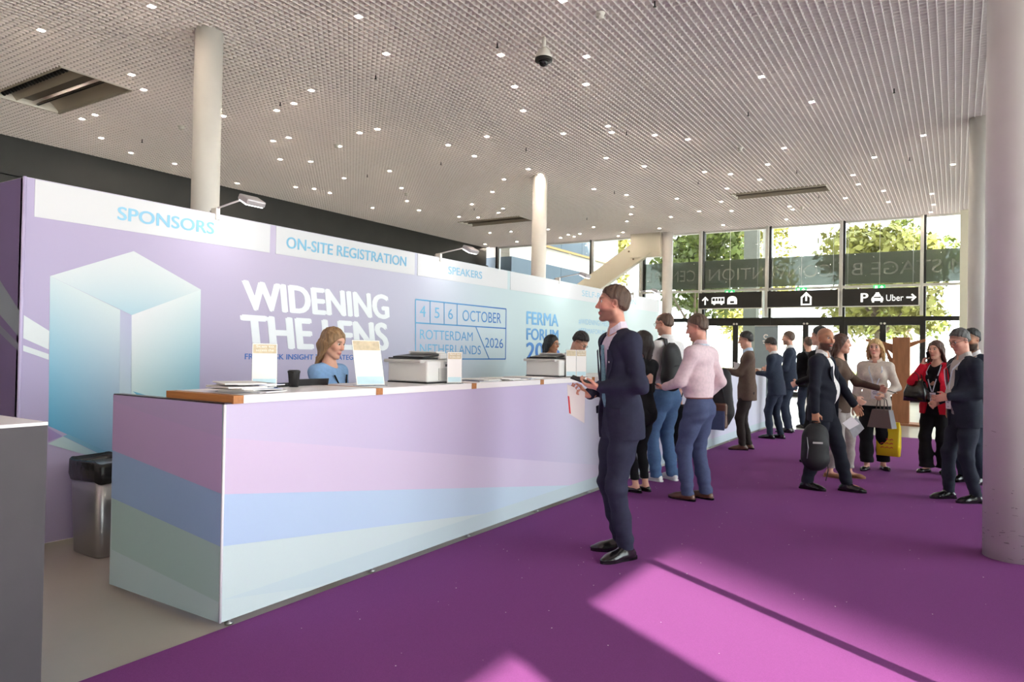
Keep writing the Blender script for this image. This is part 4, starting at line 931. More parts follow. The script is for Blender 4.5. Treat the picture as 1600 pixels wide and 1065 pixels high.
        mixc(inh*np.exp(-(((ay-.045)/.02)**2+((x-.06)/.03)**2+((z+.02)/.025)**2))*(0.35+cheek), red)
        if beard:
            bm = inh*sm(-.028-z+0.30*np.maximum(x-.05, 0)*0, 0, .02)*sm(x+0.02+0.35*np.maximum(-z-.05, 0), -.005, .03)*sm(z, -.145, -.115); mixc(bm*beard[1], beard[0])
            mixc(inh*np.exp(-(((z+.046)/.008)**2+(y/.028)**2))*(x > .07)*min(1, beard[1]*1.2), beard[0])
        mixc(inh*(x > .06)*np.exp(-(((z+.0615)/.009)**4+(y/.024)**4))*0.85, lips)
        mixc(inh*(x > .05)*np.exp(-(((z-.040)/.0065)**2+((ay-.033)/.018)**4))*0.85, brow)
        mixc(inh*(x > .06)*np.exp(-(((z-.019)/.006)**2+((ay-.031)/.014)**4))*0.75, (70, 48, 42))
        if hairline is None and not fm: hairline = ((84, 64, 54), lambda x: .062-.795*(.083-x)-.004, .6)
        if hairline: mixc(inh*sm(z-hairline[1](x), 0, .02)*hairline[2], hairline[0])
        col_attr(me, C); s.body_o = obj('body', me, M_skin, s.root)
        return s
    def hand(s, B, sd):
        k = s.k*(0.92 if s.female else 1.0); w = s.wri[sd]; d = s.hdir[sd]; n = s.palm[sd]
        n = np.array([0, -sd, 0]) if n is None else np.array(n, float); n = nrm(n-d*(n@d)); t = np.cross(d, n)*1.0; t = nrm(t)
        if (sd > 0): t = -t
        # t: thumb side.  palm normal n: fingers curl towards n
        rr = max(.0085*k, s.res*1.15); pal = w+d*.075*k; c = s.curl[sd]
        B.cone(w-d*.03*k, w+d*.02*k, .026*k, .027*k, .02, (n, .75)); B.cone(w+d*.02*k+t*.012*k, pal+t*.02*k, .024*k, .021*k, .015, (n, .6)); B.cone(w+d*.02*k-t*.012*k, pal-t*.022*k, .023*k, .020*k, .015, (n, .6))
        for i, (off, L) in enumerate(((.030, .072), (.010, .082), (-.011, .076), (-.031, .060))):
            p = pal+t*off*k+d*.01*k; ang = c*(0.7+0.12*i); dd = d+t*off*1.5; a0 = p
            for j, (fr, rs) in enumerate(((.45, 1), (.31, .92), (.24, .84))):
                a = ang*(j+0.8) if j else ang*0.7; dv = nrm(dd)*math.cos(a)+n*math.sin(a); b0 = a0+dv*L*fr*k; B.cone(a0, b0, rr*rs*1.05, rr*rs, .004); a0 = b0
        p = w+d*.025*k+t*.025*k; q = p+nrm(d*.7+t*.75+n*(.25+.35*c))*.045*k; r = q+nrm(d*.95+t*(.25-.25*c)+n*.5*c)*.035*k; B.chain([p, q, r], [rr*1.6, rr*1.2, rr], .008)
    def eyes(s, iris=(74, 60, 46), look=(1, 0, 0)):
        for sd in (1, -1):
            mb = MB(); r = .0122*s.hk; mb.lathe([(r*math.sin(a), -r*math.cos(a)) for a in np.linspace(0.02, PI-0.02, 12)], n=14, M=Matrix.Rotation(PI/2, 4, 'Y')); me = mb.mesh('eye')
            L = nrm(look); q = np.array([v.co[:] for v in me.vertices])/r@L; C = np.where(q[:, None] > .93, np.array(srgb(16, 12, 12)), np.where(q[:, None] > .80, np.array(srgb(*iris)), np.array(srgb(228, 220, 214)))); col_attr(me, C)
            o = obj('eye', me, M_eyew, s.body_o); o.matrix_local = Matrix.Translation(s.head+s.Rh@(np.array([.0722, .031*sd, .017])*s.hk)) @ Matrix(s.Rh.tolist()).to_4x4()
        return s
    def part(s, name, B, m, res=None, noise=None, parent=None, label=None):
        V, F_ = B.mesh(res or s.res, noise); me = np_mesh(name, V, F_); return obj(name, me, m, parent or s.root, label)
    # --- clothes
    def torso(s, g=0.0, hem=None, belly=0.0, flare=0.0):
        """upper body volume grown by g"""
        k, bw = s.k, s.bw; B = SDF(); fl = (s.fw, .66 if not s.female else .68); up = s.up
        cw = (.158 if not s.female else .138)*k*bw; ww = (.150 if not s.female else .118)*k*bw; hw = (.168 if not s.female else .165)*k*bw
        B.cone(s.hip+up*.40*k, s.waist+up*.04*k, cw+g, ww+g, .05, fl); B.cone(s.waist+up*.04*k, s.hip-up*.02*k, ww+g, hw+g+flare*.5, .05, fl)
        if hem is not None and hem > 0: B.cone(s.hip-up*.0*k, s.hip-up*(hem+.12)*k, hw+g+flare*.5, hw+g+flare*1.4, .04, (s.fw, .74))
        if hem is not None: B.cut(-up, s.hip-up*hem*k)
        if belly: B.ell(s.waist+s.fw*(.07+belly*.4)*k, np.array([.09, .12, .13])*k, .06)
        if s.female:
            for sd in (1, -1): B.ell(s.hip+up*.36*k+s.lf_*.068*sd*k+s.fw*.075*k, (.062*k+g), .04)
        for sd in (1, -1):
            B.cone(s.hip+up*.43*k+s.lf_*.05*sd*k, s.sho[sd]-up*.025*k-s.lf_*sd*.02, .080*k+g, .058*k+g, .045)
            B.cone(s.neck0-up*.028*k-s.fw*.015*k, s.sho[sd]-up*.012*k, .048*k+g*.6, .050*k+g, .045)
        return B
    def sleeves(s, B, g=0.0, cuff=0.0, r=(.066, .054, .040), which=(1, -1), end=1.0):
        k = s.k*s.bw
        for sd in which:
            w = s.elb[sd]+(s.wri[sd]-s.elb[sd])*(end-cuff)
            B.chain([s.sho[sd]-s.up*.02*k, s.elb[sd], w], [r[0]*k+g, r[1]*k+g, r[2]*k+g], .035)
        return B
    def cutcuffs(s, B, end=1.0, which=(1, -1)):
        return B
    def trousers(s, m, r=(.098, .066, .054), amp=.0025, waist=.06, hem=0.03, wide=0.0, name='trousers', flat=.92):
        k = s.k*(0.5+0.5*s.bw); B = SDF(); fl = (np.array([1, 0, 0]), .72)
        hw = (.150 if not s.female else .152)*k*1.0
        B.cone(s.hip+s.up*(waist+.06)*k, s.hip-np.array([0, 0, .04*k]), hw-.006, hw+.008, .04, fl)
        for sd in (1, -1):
            B.ell(s.hipj[sd]+np.array([-.036*k, 0.0, -.02*k]), np.array([.082, .082, .10])*k, .05)
            ft = s.ank[sd]+(s.kne[sd]-s.ank[sd])*(hem-.03)/0.43; mid = (s.hipj[sd]+s.kne[sd])/2
            B.chain([s.hipj[sd]-np.array([0, 0, .03*k]), mid, s.kne[sd], ft*.55+s.kne[sd]*.45, ft], [r[0]*k, (r[0]*.55+r[1]*.45)*k, r[1]*k, (r[1]*.35+r[2]*.65)*k+wide*.5, r[2]*k+wide], .04)
            lo_z = min(s.ank[1][2]-s.lift[1], s.ank[-1][2]-s.lift[-1])
        B.cut(s.up, s.hip+s.up*(waist+.012)*k); B.cut((0, 0, -1), (0, 0, .085*k+hem*.9-.045*k))
        kz = s.kne[1][2]; az = s.ank[1][2]
        def nz(X, Y, Z):
            low = np.exp(-((Z-az-.05)/.10)**2)+.7*np.exp(-((Z-kz)/.10)**2)+.7*np.exp(-((Z-s.hip[2]+.12)/.09)**2)+.15
            return amp*low*(np.sin(70*Z+14*X+9*Y)+.7*np.sin(46*Z-22*X+17*Y+1.3)+.4*np.sin(25*Y+31*X))
        return s.part(name, B, m, noise=nz)
    def shoes(s, m, sole=None, kind='oxford', L=.275):
        k = s.k*(.92 if s.female else 1)
        for sd in (1, -1):
            a = s.fa[sd]; f = np.array([math.cos(a), math.sin(a), 0]); l = np.array([-f[1], f[0], 0]); o = s.ank[sd].copy(); o[2] = s.lift[sd]; z = lambda h: np.array([0, 0, h*k]); B = SDF(); l2 = np.array([0, 0, 1.0])
            B.cone(o-f*.045*k+z(.030), o+f*.02*k+z(.032), .034*k, .037*k, .02); B.cone(o+f*.02*k+z(.030), o+f*.125*k+z(.025), .037*k, .042*k, .03, (l2, .72)); B.cone(o+f*.125*k+z(.024), o+f*.185*k+z(.020), .041*k, .024*k, .03, (l2, .62))
            if kind != 'flat': B.cone(o-f*.028*k+z(.045), o+f*.0*k+z(.085), .036*k, .040*k, .02); B.cone(o+f*.0*k+z(.07), o+f*.10*k+z(.034), .034*k, .028*k, .03)
            else: B.ell(o+f*.03*k+z(.075), np.array([.055, .03, .035])*k, .01, rot((0, 0, 1), a), op=-1)
            B.cut((0, 0, -1), o+z(.012)); sh = s.part('shoe', B, m, res=min(s.res, .007))
            out = []
            for t, w in ((-.085, .012), (-.075, .026), (-.045, .034), (0, .034), (.06, .036), (.12, .043), (.165, .038), (.19, .024), (.205, .008)): out.append((t, w))
            pts = [o+f*t*k+l*w*k for t, w in out]+[o+f*t*k-l*w*k for t, w in out[::-1]]
            mb = MB(); mb.prism([Vector(p+z(.0)) for p in pts], (0, 0, .016*k)); so_ = mb.build('sole', sole or m, sh)
            if kind == 'oxford': MB().prism([Vector(p) for p in [o+f*t*k+l*w*k for t, w in out[:4]]+[o+f*t*k-l*w*k for t, w in out[:4][::-1]]], (0, 0, .02*k)).build('heel', sole or m, sh)
            if kind in ('oxford', 'sneaker'):
                mb = MB()
                for i in range(4): c = o+f*(.055+.02*i)*k+z(.071-.011*i); mb.tube([Vector(c-l*.018*k), Vector(c+z(.005)), Vector(c+l*.018*k)], .0022)
                mb.build('laces', sole if kind == 'sneaker' else m, sh)
        return s
    def tie_V(s, top=.50, bot=.22, w0=.012, w1=.085, below=True):
        """front opening of a jacket: half width grows from the button upwards and (a little) downwards"""
        k, hip, up, fw, lf = s.k, s.hip, s.up, s.fw, s.lf_
        def fn(X, Y, Z):
            dx, dy, dz = X-hip[0], Y-hip[1], Z-hip[2]; h = (dx*up[0]+dy*up[1]+dz*up[2])/k; y = dx*lf[0]+dy*lf[1]+dz*lf[2]; x = dx*fw[0]+dy*fw[1]+dz*fw[2]
            hw = np.where(h > bot, w0+(w1-w0)*np.clip((h-bot)/(top-bot), 0, 1.2), w0+(.07*np.clip((bot-h)/.35, 0, 1) if below else 0))*k
            return np.maximum(np.abs(y)-hw, .03*k-x)
        return fn
    def jacket(s, m, hem=.14, g=.012, amp=.0025, open_=True, bot=.20, w1=.075, w0=.006, belly=0.0, cuff=.05, name='jacket', r=(.059, .050, .041), flare=.016):
        B = s.torso(g, hem, belly, flare); s.sleeves(B, .0, cuff, r)
        if open_: B.wedge(s.tie_V(bot=bot, w1=w1, w0=w0))
        B.ell(s.neck0+s.up*.06*s.k+s.fw*.02*s.k, np.array([.082, .080, .085])*s.k, .008, op=-1)
        E1_, E2_ = s.elb[1], s.elb[-1]; wz = s.waist
        def nz(X, Y, Z):
            e = sum(np.exp(-((X-E[0])**2+(Y-E[1])**2+(Z-E[2])**2)/.10**2) for E in (E1_, E2_))+.45*np.exp(-((Z-wz[2])/.12)**2)+.2
            return amp*e*(np.sin(62*Z+22*X+17*Y)+.7*np.sin(41*Z-27*X+21*Y+1.0)+.4*np.sin(33*X+29*Y))
        o = s.part(name, B, m, noise=nz); return o
    def shirt(s, m, g=.0, sleeves=True, cuff=.0, amp=.0025, name='shirt', hem=None, belly=0.0, r=(.057, .048, .038), end=1.0, neck=.060, flare=0.0):
        B = s.torso(g, hem, belly, flare)
        if sleeves: s.sleeves(B, .0, cuff, r, end=end)
        B.ell(s.neck0+s.up*.05*s.k+s.fw*.02, np.array([neck, neck, .09])*s.k, .006, op=-1)
        return s.part(name, B, m, noise=folds(amp, 1.1, s.k*9))
    def collar(s, m, h=.046, r=.073, open_=.5, parent=None):
        """shirt collar: a folded band round the neck, open at the front"""
        mb = MB(); n = 18; k = s.k; c0 = s.neck0+s.up*.046*k+s.fw*.008*k; pts = []; wv = []
        for i in range(n+1):
            a = open_+(2*PI-2*open_)*i/n; d = s.fw*math.cos(a)+s.lf_*math.sin(a); dip = -.045*max(0, math.cos(a))
            pts.append(Vector(c0+d*(r*k)+s.up*dip*k)); wv.append(Vector(s.up*h*k-d*.012*k))
        mb.strip(pts, wv, .006); return mb.build('collar', m, parent or s.root)
    def hair(s, m, kind='short', res=None, vol=.012, front=.078, back=-.055, parent=None, seed=1, top=True):
        hk, R, hd = s.hk, s.Rh, s.head; T = lambda x, y, z: hd+R@(np.array([x, y, z])*hk); B = SDF()
        B.ell(T(-.016-.15*vol, 0, .036+.55*vol), (np.array([.098, .0765, .088])+np.array([.5, .35, .75])*vol)*hk, .02, R)
        if kind == 'short' or kind == 'balding':
            B.ell(T(-.050, 0, -.012), np.array([.050+vol*.25, .064, .055])*hk, .03, R)
            nvec = R@nrm([back-front+.0, 0, -(.075+.095)*-1*-1]) if False else R@nrm([.62, 0, -.78]); B.cut(nvec, T(.083-.0, 0, front))
            B.cut(R@nrm([0, 0, -1]), T(0, 0, back))
            for sd in (1, -1): B.ell(T(.012, .085*sd, -.025), np.array([.036, .02, .042])*hk, .01, R, op=-1)
            if kind == 'balding': B.ell(T(.02, 0, .12), np.array([.10, .062, .07])*hk, .01, R, op=-1)
        if kind in ('long', 'bob', 'wavy'):
            L = {'long': .30, 'bob': .17, 'wavy': .34}[kind]; rng = random.Random(seed)
            B.cut(R@nrm([1, 0, -.55]), T(.070, 0, .060)); B2 = SDF(); B2.p = B.p; dn = np.array([0, 0, -1.0])
            for sd in (1, -1):
                for j, (x0, yy) in enumerate(((.045, .070), (.015, .082), (-.02, .085), (-.055, .07), (-.085, .035))):
                    a = T(x0*.7, yy*.75*sd, .08); b = T(x0, yy*1.02*sd, .0); ln = L*(.85+.3*rng.random())*(1 if j else .9)
                    P_ = [a, b]; rr = [.022*hk, .023*hk]
                    for q in range(1, 5):
                        wv = .012*math.sin(q*2.2+j*1.7+sd) if kind == 'wavy' else .004*math.sin(q*1.5+j)
                        P_.append(b+dn*ln*q/4*hk+R@np.array([wv*1.2-.012*q*(x0 > .0)*.6*(kind == 'bob'), (.006*q+wv)*sd, 0])*hk+s.fw*((.045*(q-1) if j < 2 else -.030*(q-1))*(q > 1)*(kind != 'bob'))*hk); rr.append((.024-.0035*q*(1 if kind != 'bob' else .6))*hk)
                    B2.chain(P_, rr, .012)
            B2.chain([T(-.08, 0, .05), T(-.105, 0, -.04), T(-.10, 0, -.04)+dn*L*.8*hk], [.05*hk, .045*hk, .03*hk], .03)
        pn = R@nrm([.62, 0, -.78]); pp = T(.083, 0, front); short = kind in ('short', 'balding')
        def nz(X, Y, Z):
            v = .0020*(np.sin(210*Y+60*X+30*Z)+.8*np.sin(150*X-120*Y+25*Z)+.6*np.sin(320*Y+90*Z))
            if short:
                h = -((X-pp[0])*pn[0]+(Y-pp[1])*pn[1]+(Z-pp[2])*pn[2])+.004*np.sin(260*Y+120*X)+.003*np.sin(170*Z+330*X)
                h2 = (X-hd[0])*R[0][2]+(Y-hd[1])*R[1][2]+(Z-hd[2])*R[2][2]-back*hk; v = v+.55*np.clip(.026-h, 0, .06)+.40*np.clip(.026-h2, 0, .06)
            return v
        return s.part('hair', B, m, res=res or min(s.res, .006), noise=nz)
    def glasses(s, m):
        hk, R, hd = s.hk, s.Rh, s.head; T = lambda x, y, z: Vector(hd+R@(np.array([x, y, z])*hk)); mb = MB()
        for sd in (1, -1):
            mb.tube([T(.101-.006*abs(math.cos(a)), .032*sd+.021*math.cos(a), .015+.015*math.sin(a)) for a in np.linspace(0, 2*PI, 17)[:-1]], .0017*1.2, 6, True)
            mb.tube([T(.096, .054*sd, .02), T(.06, .074*sd, .02), T(-.005, .081*sd, .014), T(-.02, .081*sd, .0)], .0018, 6)
        mb.tube([T(.102, .011, .018), T(.105, 0, .02), T(.102, -.011, .018)], .0017, 6); mb.build('glasses', m, s.root)
    def W(s, p):         # local -> world
        return s.root.matrix_basis @ Vector(p) if False else Matrix.Translation(s.root.location) @ Matrix.Rotation(s.root.rotation_euler.z, 4, 'Z') @ Vector(p)
    def surf(s, y, h, g):
        """point on the chest front at lateral y, height h above the hip (both in metres at k=1)"""
        k, bw = s.k, s.bw; cw = (.158 if not s.female else .145)*k*bw+g; x = .66*cw*math.sqrt(max(0.05, 1-(y*k/(cw*1.12))**2)); return s.hip+s.up*h*k+s.lf_*y*k+s.fw*x
    def lanyard(s, m, badge_m, g=.022, drop=.17, label=None, width=.016, side=0.0):
        mb = MB(); L_, R2 = [], []
        for sd, out in ((1, L_), (-1, R2)):
            out.append(s.neck0+s.lf_*sd*.052*s.k-s.fw*.05*s.k+s.up*.035*s.k); out.append(s.neck0+s.lf_*sd*.072*s.k+s.fw*.02*s.k+s.up*.012*s.k)
            for t in np.linspace(0, 1, 6): out.append(s.surf(side+(.075*(1-t)+.006)*sd, .44+(drop-.44)*t, g+.012*math.sin(t*PI)+.01))
            mb.strip([Vector(p) for p in out], Vector(s.lf_*width*s.k*.8+s.up*width*.5*s.k*(-sd)), .002)
        mb.build('lanyard', m, s.root)
        c = s.surf(side, drop-.075, g+.02); fw, lf, up = Vector(s.fw), Vector(s.lf_), Vector(s.up); c = Vector(c); w, h = .048*s.k, .066*s.k
        mb = MB(); mb.prism([c-lf*w-up*h, c+lf*w-up*h, c+lf*w+up*h, c-lf*w+up*h], fw*.003); b = mb.build('badge', badge_m, s.root)
        for zz, ww in ((.035, .6), (.015, .75), (-.0, .5), (-.045, .2)):
            q = c+fw*.0036+up*zz*s.k; mb = MB(); mb.add([q-lf*w*ww-up*.004, q+lf*w*ww-up*.004, q+lf*w*ww+up*.004, q-lf*w*ww+up*.004], [(0, 1, 2, 3)]); mb.build('badge_print', mat('badge_ink', srgb(120, 110, 140), 0.6), b)
# ------------------------------------------------------------------ the people
PLANE = lambda x: .052-.795*(.083-x)+.0
def cloth(name, c, rough=0.85, **k): return mat(name, srgb(*c), rough, var=0.08, vscale=40, bump=0.25, bscale=900, spec=0.2, **k)
M_navy = cloth('navy_suit', (47, 49, 68)); M_navy2 = cloth('dark_navy_suit', (36, 38, 49)); M_navy3 = cloth('blue_navy_suit', (44, 51, 66)); M_blacks = cloth('black_cloth', (26, 26, 29)); M_char = cloth('charcoal_suit', (44, 48, 60))
M_brownj = cloth('brown_jacket', (98, 80, 70)); M_dkbrown = cloth('dark_brown_trousers', (52, 44, 42)); M_pinks = cloth('pink_shirt', (222, 196, 202)); M_whites = cloth('white_shirt', (232, 228, 228)); M_jeans = cloth('blue_jeans', (84, 112, 150))
M_btrou = cloth('blue_trousers', (76, 84, 116)); M_beige = cloth('beige_jacket', (216, 202, 190)); M_red = cloth('red_jacket', (214, 30, 56)); M_ltblue = cloth('light_blue_top', (140, 176, 220)); M_lilac = cloth('lilac_shirt', (222, 210, 226)); M_zebra = cloth('zebra_print', (170, 160, 156))
M_shoeb = mat('black_leather', srgb(24, 23, 24), 0.25, coat=0.4); M_shoebr = mat('brown_leather', srgb(92, 58, 42), 0.32, coat=0.3); M_snk = mat('white_sneaker', srgb(232, 230, 228), 0.5); M_belt = mat('tan_belt', srgb(134, 66, 42), 0.4)
M_bag = mat('black_nylon', srgb(30, 30, 33), 0.6, bump=0.2, bscale=500); M_lany = mat('lanyard_white', srgb(206, 212, 226), 0.6, var=0.25, vscale=120); M_badge = mat('badge_card', srgb(238, 232, 238), 0.5); M_wireg = mat('glasses_frame', srgb(60, 50, 48), 0.3, metal=0.4)
def hairm(n, c): return mat('hair_'+n, srgb(*c), 0.5, var=0.35, vscale=90, bump=0.5, bscale=350, stretch=(1, 1, 0.12))
H_brown = hairm('brown', (92, 70, 56)); H_dark = hairm('dark', (38, 30, 28)); H_black = hairm('black', (24, 22, 23)); H_blond = hairm('blond', (206, 170, 116)); H_dkblond = hairm('dark_blond', (150, 116, 82)); H_grey = hairm('grey', (84, 80, 80)); H_chest = hairm('chestnut', (86, 56, 44))
def at(px, py, depth): return CP+ray(px, py)*(depth/ray(px, py).dot(CF))
def depth_of(o): return (Vector(o.location)-CP).dot(CF)
def toloc(s, w): return (Matrix.Translation(s.root.location) @ Matrix.Rotation(s.root.rotation_euler.z, 4, 'Z')).inverted() @ Vector(w)
def sheet(name, label, pts, m, th=0.0012, cat='paper', group=None):
    c = sum((Vector(p) for p in pts), Vector())/len(pts); t = thing(name, label, cat, c, group=group)
    n = (Vector(pts[1])-Vector(pts[0])).cross(Vector(pts[2])-Vector(pts[0])).normalized()
    mb = MB(); mb.prism([Vector(p)-c for p in pts], n*th); mb.build('page', m, t); return t, n
def block(name, label, cat, c, ex, ey, ez, parts):
    """an oriented thing: parts = [(part name, lo, hi, bevel, material)] in its own axes"""
    t = thing(name, label, cat, c); R3 = Matrix((Vector(ex).normalized(), Vector(ey).normalized(), Vector(ez).normalized())).transposed().to_4x4(); t.rotation_euler = R3.to_euler()
    for nm, lo, hi, bv, m in parts: MB().box(lo, hi, bev=bv).build(nm, m, t)
    return t
def phone(label, c, ex, ey, ez):
    return block('smartphone', label, 'phone', c, ex, ey, ez, [('case', (-.075, -.037, -.004), (.075, .037, .004), .003, M_blk), ('screen', (-.071, -.034, .004), (.071, .034, .0046), 0, mat('phone_screen', srgb(20, 20, 26), 0.08)), ('camera_lens', (.045, .012, -.0055), (.065, .03, -.004), 0, M_blk)])
def lapels(P, m, g=.0):
    for sd in (1, -1):
        mb = MB(); a = [Vector(P.surf(y*sd, h, .020+g)) for y, h in ((.035, .17), (.055, .26), (.075, .36), (.082, .44))]
        b = [Vector(P.surf(y*sd, h, .026+g)) for y, h in ((.045, .17), (.098, .28), (.135, .37), (.118, .43))]; n_ = len(a); th = Vector(P.fw)*.004
        mb.add(a+b+[p+th for p in a]+[p+th for p in b], [(i, i+1, n_+i+1, n_+i) for i in range(n_-1)]+[(2*n_+i, 3*n_+i, 3*n_+i+1, 2*n_+i+1) for i in range(n_-1)]+[(n_+i, n_+i+1, 3*n_+i+1, 3*n_+i) for i in range(n_-1)]+[(i, 2*n_+i, 2*n_+i+1, i+1) for i in range(n_-1)]); mb.build('lapel', m, P.root)
# ---- 1: man in the navy suit at the counter
P = Person('man in navy suit and blue tie looking at the counter, holding a phone and leaflet', (975, 867), 66, 1.89, hips_x=.04, lh=(.21, .06, 1.115), rh=(.22, -.12, 1.06), lel=(-.5, .45, -1), rel_=(-.5, -.4, -1), lf=(.03, .10), rf=(-.02, -.10), lfa=.28, rfa=-.30, skin='pink', res=.0052, curl=(.75, .8), palm=((.1, -.35, .9), (.1, .5, .8)), hdir=((1, -.55, .10), (.9, .1, .1)), lean=.07, head_pitch=-.06, head_yaw=-.36)
P.body(beard=((96, 68, 58), .72)).eyes()
P.hair(H_brown, 'short', res=.0042, front=.070, vol=.013)
P.shirt(M_lilac, g=-.004, sleeves=False); P.collar(M_lilac, .042, .064, .35)
P.jacket(M_navy, hem=.15, g=.012, bot=.16, w1=.085, w0=.03, amp=.0035, cuff=.045)
P.trousers(M_navy, amp=.0035, hem=.035); P.shoes(M_shoeb)
mb = MB(); mb.strip([Vector(P.surf(0, h, .006+.012*max(0, .42-h))) for h in (.47, .43, .36, .28, .2, .12, .06)], [Vector(P.lf_*w) for w in (.04, .035, .05, .062, .072, .08, .01)], .008); mb.build('tie', mat('teal_tie', srgb(104, 148, 164), 0.6, var=0.35, vscale=90), P.root)
# lapels
lapels(P, M_navy)
for sd in (1, -1):      # socks, cuffs
    B = SDF(); B.cone(P.ank[sd]-np.array([0, 0, .02]), P.ank[sd]+(P.kne[sd]-P.ank[sd])*.2, .040, .044, .01); P.part('sock', B, mat('blue_sock', srgb(88, 130, 196), 0.8), res=.006)
    B = SDF(); d = nrm(P.wri[sd]-P.elb[sd]); B.cone(P.wri[sd]-d*.035, P.wri[sd]+d*.002, .039, .037, .005); B.cut(d, P.wri[sd]+d*.008); P.part('shirt_cuff', B, M_lilac, res=.005)
mb = MB(); c = Vector(P.surf(.105, .36, .034)); mb.lathe([(.007, 0), (.007, .003)], M=Matrix.Translation(c) @ Vector(P.fw).to_track_quat('Z', 'Y').to_matrix().to_4x4(), n=16); mb.build('lapel_pin', M_badge, P.root)
for sd in (1, -1):      # pocket flaps
    a0 = P.hip+P.up*.035*P.k; mb = MB(); pts = []
    for ang in (.55, .8, 1.05): pts.append(Vector(a0+P.lf_*sd*.196*P.k*math.sin(ang)+P.fw*.152*P.k*math.cos(ang)))
    mb.strip(pts, Vector(P.up*.05), .008); mb.build('pocket_flap', M_navy, P.root)
d = nrm(P.wri[1]-P.elb[1])
for i in range(4):
    q = P.wri[1]-d*(.055+.016*i)+np.array([0, .043, -.012]); mb = MB(); mb.lathe([(.006, 0), (.006, .003)], M=Matrix.Translation(Vector(q)) @ Vector((0, 1, 0)).to_track_quat('Z', 'Y').to_matrix().to_4x4(), n=10); mb.build('sleeve_button', M_char, P.root)
wl_ = P.W(P.wri[1]+P.hdir[1]*.125*P.k+np.array([0, 0, .032])); fwd = P.W(P.wri[1]+P.hdir[1])-P.W(P.wri[1]); lft = Vector((-fwd.y, fwd.x, 0))
phone('black smartphone held up by the man in the navy suit', wl_, fwd+Vector((0, 0, .25)), lft+Vector((0, 0, -.25)), (fwd+Vector((0, 0, .25))).cross(lft+Vector((0, 0, -.25))))
dp = depth_of(P.root)
t, n = sheet('leaflet', 'white leaflet with a red strip held below the phone of the man in navy', [at(886, 600, dp-.02), at(889, 646, dp-.02), at(913, 661, dp+.02), at(914, 612, dp+.02)], M_paper)
mb = MB(); cc = Vector(t.location); q = [at(887, 618, dp-.025)-cc, at(889.5, 645, dp-.025)-cc, at(892, 646.5, dp-.025)-cc, at(889.5, 619, dp-.025)-cc]; mb.prism(q, CF*-.002); mb.build('red_strip', mat('red_ink', srgb(214, 52, 60), 0.6), t)
P1 = P
# ---- 2: woman beyond him
P = Person('woman in black trousers and flat shoes standing beyond the man in navy', (1002, 768), 125, 1.64, female=True, res=.009, lf=(.02, .07), rf=(0, -.07), lh=(.28, .12, 1.1), rh=(.28, -.1, 1.1)); P.body().hair if False else P.body()
P.hair(H_dark, 'bob', res=.008); P.shirt(M_blacks, hem=.05); P.trousers(M_blacks, (.09, .058, .048), hem=.10); P.shoes(M_shoeb, kind='flat')
# ---- 3: man in white shirt with backpack
P = Person('balding man in white shirt and jeans wearing a black backpack', (1038, 750), 128, 1.88, res=.0075, head_yaw=.15, lh=(.26, .12, 1.10), rh=(.02, -.27, .80), lf=(.03, .11), rf=(-.03, -.10), lfa=.1, rfa=-.3, head_pitch=.22)
P.body(beard=((120, 88, 76), .35), hairline=((66, 50, 44), lambda x: .055+.75*np.maximum(x+.03, -.14), .75)); P.hair(H_brown, 'balding', vol=.004, front=.06); P.glasses(M_wireg)
P.shirt(M_whites, g=.012, hem=-.04, belly=.04, amp=.004); P.collar(M_whites); P.trousers(M_jeans, (.10, .07, .062), amp=.004, hem=.0); P.shoes(M_snk, mat('rubber_white', srgb(240, 240, 238), 0.6), 'sneaker'); P3 = P
def pack(P, label, w=.30, h=.46, d=.17, side=0.0, drop=0.0, back=.135, straps=(1, -1)):
    """rucksack on the back"""
    c = P.W(P.hip+P.up*(.30-drop)*P.k-P.fw*(back+d/2)*P.k+P.lf_*side*P.k); ex = P.W(P.fw)-P.W((0, 0, 0))
    t = thing('backpack', label, 'backpack', c, rz=math.atan2(ex.y, ex.x)); B = SDF()
    B.cone((0, 0, -h*.28), (0, 0, h*.24), w*.50, w*.44, .05, (np.array([1., 0, 0]), d/w)); B.cone((-.05, 0, -h*.30), (-.05, 0, -h*.02), w*.40, w*.36, .04, (np.array([1., 0, 0]), d/w))
    V, F_ = B.mesh(.009, folds(.0025, 1.0, 2)); obj('main_bag', np_mesh('main_bag', V, F_), M_bag, t)
    mb = MB(); mb.tube([(.02, -.05, h*.42), (.0, -.045, h*.50), (.0, .045, h*.50), (.02, .05, h*.42)], .011); mb.build('handle', M_bag, t)
    for sd in straps:
        loc = lambda p: toloc_t(t, P.W(p)); k = P.k; m_ = P.sho[sd]*.6+P.neck0*.4
        pts = [Vector((d*.35, 0 if len(straps) == 1 else sd*.07, h*.38)), loc(m_+P.up*.05*k-P.fw*.06*k), loc(m_+P.up*.062*k), loc(m_+P.up*.02*k+P.fw*.085*k), loc(P.surf(.13*sd, .30, .03))]
        mb = MB(); mb.strip(pts, Vector((0, .05, 0)), .010); mb.build('shoulder_strap', M_bag, t)
    mb = MB(); mb.tube([(-d*.62, -w*.25, -h*.02), (-d*.66, 0, .0), (-d*.62, w*.25, -h*.02)], .004); mb.build('zip', M_blk, t)
    mb = MB(); mb.strip([Vector((-d*.35, -w*.42, -h*.35)), Vector((-d*.4, -w*.45, -h*.55)), Vector((-d*.3, -w*.40, -h*.75))], Vector((0, .02, 0)), .003); mb.build('loose_strap', M_bag, t)
def toloc_t(t, w): return (Matrix.Translation(t.location) @ Matrix.Rotation(t.rotation_euler.z, 4, 'Z')).inverted() @ Vector(w)
pack(P, 'black backpack worn by the man in the white shirt', side=.15, back=.10, straps=(1,))
